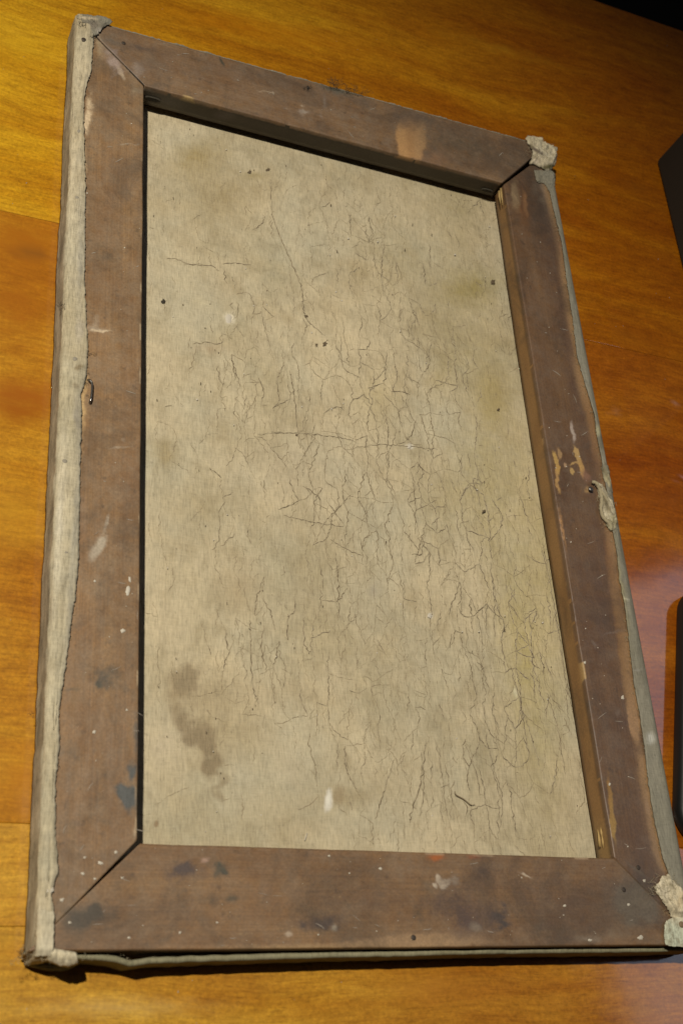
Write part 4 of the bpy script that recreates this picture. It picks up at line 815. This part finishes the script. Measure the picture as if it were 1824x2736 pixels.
QUADS = {'l': ([(232, 300), (380, 240), (366, 2240), (165, 2380)], B_L, 34), 'b': ([(160, 2530), (380, 2262), (1640, 2300), (1760, 2515)], B_B, 40), 'r': ([(1360, 510), (1455, 520), (1735, 2320), (1640, 2270)], B_R, 34), 't': ([(270, 70), (1395, 370), (1335, 480), (395, 225)], B_T, 22)}
for k, (q, b, n) in QUADS.items():
    it = []; xs_ = [p[0] for p in q]; ys_ = [p[1] for p in q]
    while len(it) < n:
        x = random.uniform(min(xs_), max(xs_)); y = random.uniform(min(ys_), max(ys_))
        if inq(x, y, q): r = random.choice([.8, 1, 1, 1.3, 1.8]); it.append(blob(None, x, y, r, r * random.uniform(.8, 1.4), random.uniform(0, 90), None, None, TOP + .0001, .0002, .4, 7))
    joined('paint_specks', it, PALEP if k == 't' else PAINT, b)
for k, (q, b, n) in QUADS.items():       # fine pale scratches in the grime
    V, F = [], []; xs_ = [p[0] for p in q]; ys_ = [p[1] for p in q]; c_ = 0
    while c_ < n // 2:
        x = random.uniform(min(xs_), max(xs_)); y = random.uniform(min(ys_), max(ys_))
        if not inq(x, y, q): continue
        c_ += 1; a_ = random.gauss(0.1, .35) if random.random() < .6 else random.uniform(0, math.pi); ln = random.uniform(6, 30); cu = random.uniform(-.3, .3); hw = random.uniform(.5, 1.0); base_ = len(V)
        for i_ in range(6):
            f = i_ / 5; aa = a_ + cu * f; X, Y = x + ln * f * math.cos(aa), y + ln * f * math.sin(aa); w_ = hw * math.sin(math.pi * (.08 + .84 * f))
            for sg in (-1, 1): p = at(X - sg * w_ * math.sin(aa), Y + sg * w_ * math.cos(aa), TOP + .00022); V.append(tuple(p))
            if i_: m_ = base_ + 2 * i_; F.append((m_ - 2, m_ - 1, m_ + 1, m_))
    o = part(mesh_obj('scratches', V, F, PALEP), b); o['kind'] = 'stuff'
# raw splinters at the broken lower inner corner of the right bar and at its top end
for x, y, l in ((1602, 2262, 46), (1612, 2266, 36), (1622, 2262, 52), (1630, 2268, 40), (1608, 2240, 30)):
    a = at(x, y, TOP - .010); b = at(x - l * .14, y - l, TOP - .009); part(tube('splinter', [a, (a + b) / 2 + np.array([-.0004, 0, .0005]), b], [.0009, .0008, .0002], RAWW, None, 5, rough=.3), B_R)
for x, y, l in ((1336, 545, 34), (1342, 548, 44), (1349, 545, 46), (1356, 540, 36)):
    a = at(x, y, TOP - .003); b = at(x - l * .1, y - l, TOP - .003); part(tube('splinter', [b, (a + b) / 2 + np.array([-.0004, 0, .0004]), a], [.0009, .0008, .0002], RAWW, None, 5, rough=.3), B_R)

# ------------------------------------------------------------------ dark things at the right-hand rim of the picture
def slab(name, outline, z0, z1, bev, mat, seg=4):
    n = len(outline); c = np.mean(np.array(outline), 0); vs = []; rings = []
    prof = [(-bev, z0)] + [(-bev * (1 - math.sin(a)), z0 + bev * (1 - math.cos(a))) for a in np.linspace(0, math.pi / 2, seg)[1:]] + [(-bev * (1 - math.cos(a)), z1 - bev * (1 - math.sin(a))) for a in np.linspace(0, math.pi / 2, seg)]
    O = np.array(outline)
    nrm = []
    for i in range(n):
        t = O[(i + 1) % n] - O[i - 1]; t /= np.linalg.norm(t); nrm.append(np.array([t[1], -t[0]]))
    for d, z in prof:
        for i in range(n): p = O[i] + nrm[i] * d; vs.append((p[0], p[1], z))
    m = len(prof); fs = grid_faces(m, n, True); fs += [tuple(range(n))[::-1], tuple((m - 1) * n + k for k in range(n))]
    return mesh_obj(name, vs, fs, mat)
def round_rect(w, h, r, n=7):
    out = []
    for cx, cy, a0 in ((w - r, r, -90), (w - r, h - r, 0), (r, h - r, 90), (r, r, 180)):
        for a in np.linspace(a0, a0 + 90, n): out.append(np.array([cx + r * math.cos(math.radians(a)), cy + r * math.sin(math.radians(a))]))
    return out
case = tag(empty('dark_case', (0.494, 0.42, 0)), 'dark box-shaped case standing beyond the upper right corner of the canvas', 'case')
o = slab('case_body', [p + np.array([0.494, 0.40]) for p in round_rect(0.16, 0.252, 0.006)], 0.0, 0.11, 0.004, DARKC); o.parent = case; o.matrix_parent_inverse = Matrix.Translation((-.494, -.42, 0))
o = slab('case_lid', [p + np.array([0.4935, 0.3995]) for p in round_rect(0.161, 0.253, 0.006)], 0.1104, 0.125, 0.004, DARKC); o.parent = case; o.matrix_parent_inverse = Matrix.Translation((-.494, -.42, 0))
ang = math.radians(-14.5); rot = np.array([[math.cos(ang), -math.sin(ang)], [math.sin(ang), math.cos(ang)]])
dev = tag(empty('black_device', (0.42, 0.1, 0)), 'black rounded flat device lying at the right edge beside the canvas', 'device')
o = slab('device_body', [rot @ p + np.array([0.3655, 0.020]) for p in round_rect(0.10, 0.195, 0.022, 10)], 0.0, 0.0125, 0.004, BLACKP); o.parent = dev; o.matrix_parent_inverse = Matrix.Translation((-.42, -.1, 0))
o = slab('device_top', [rot @ (p + np.array([.006, .006])) + np.array([0.3655, 0.020]) for p in round_rect(0.088, 0.183, 0.018, 10)], 0.0127, 0.0145, 0.0008, DARKC); o.parent = dev; o.matrix_parent_inverse = Matrix.Translation((-.42, -.1, 0))
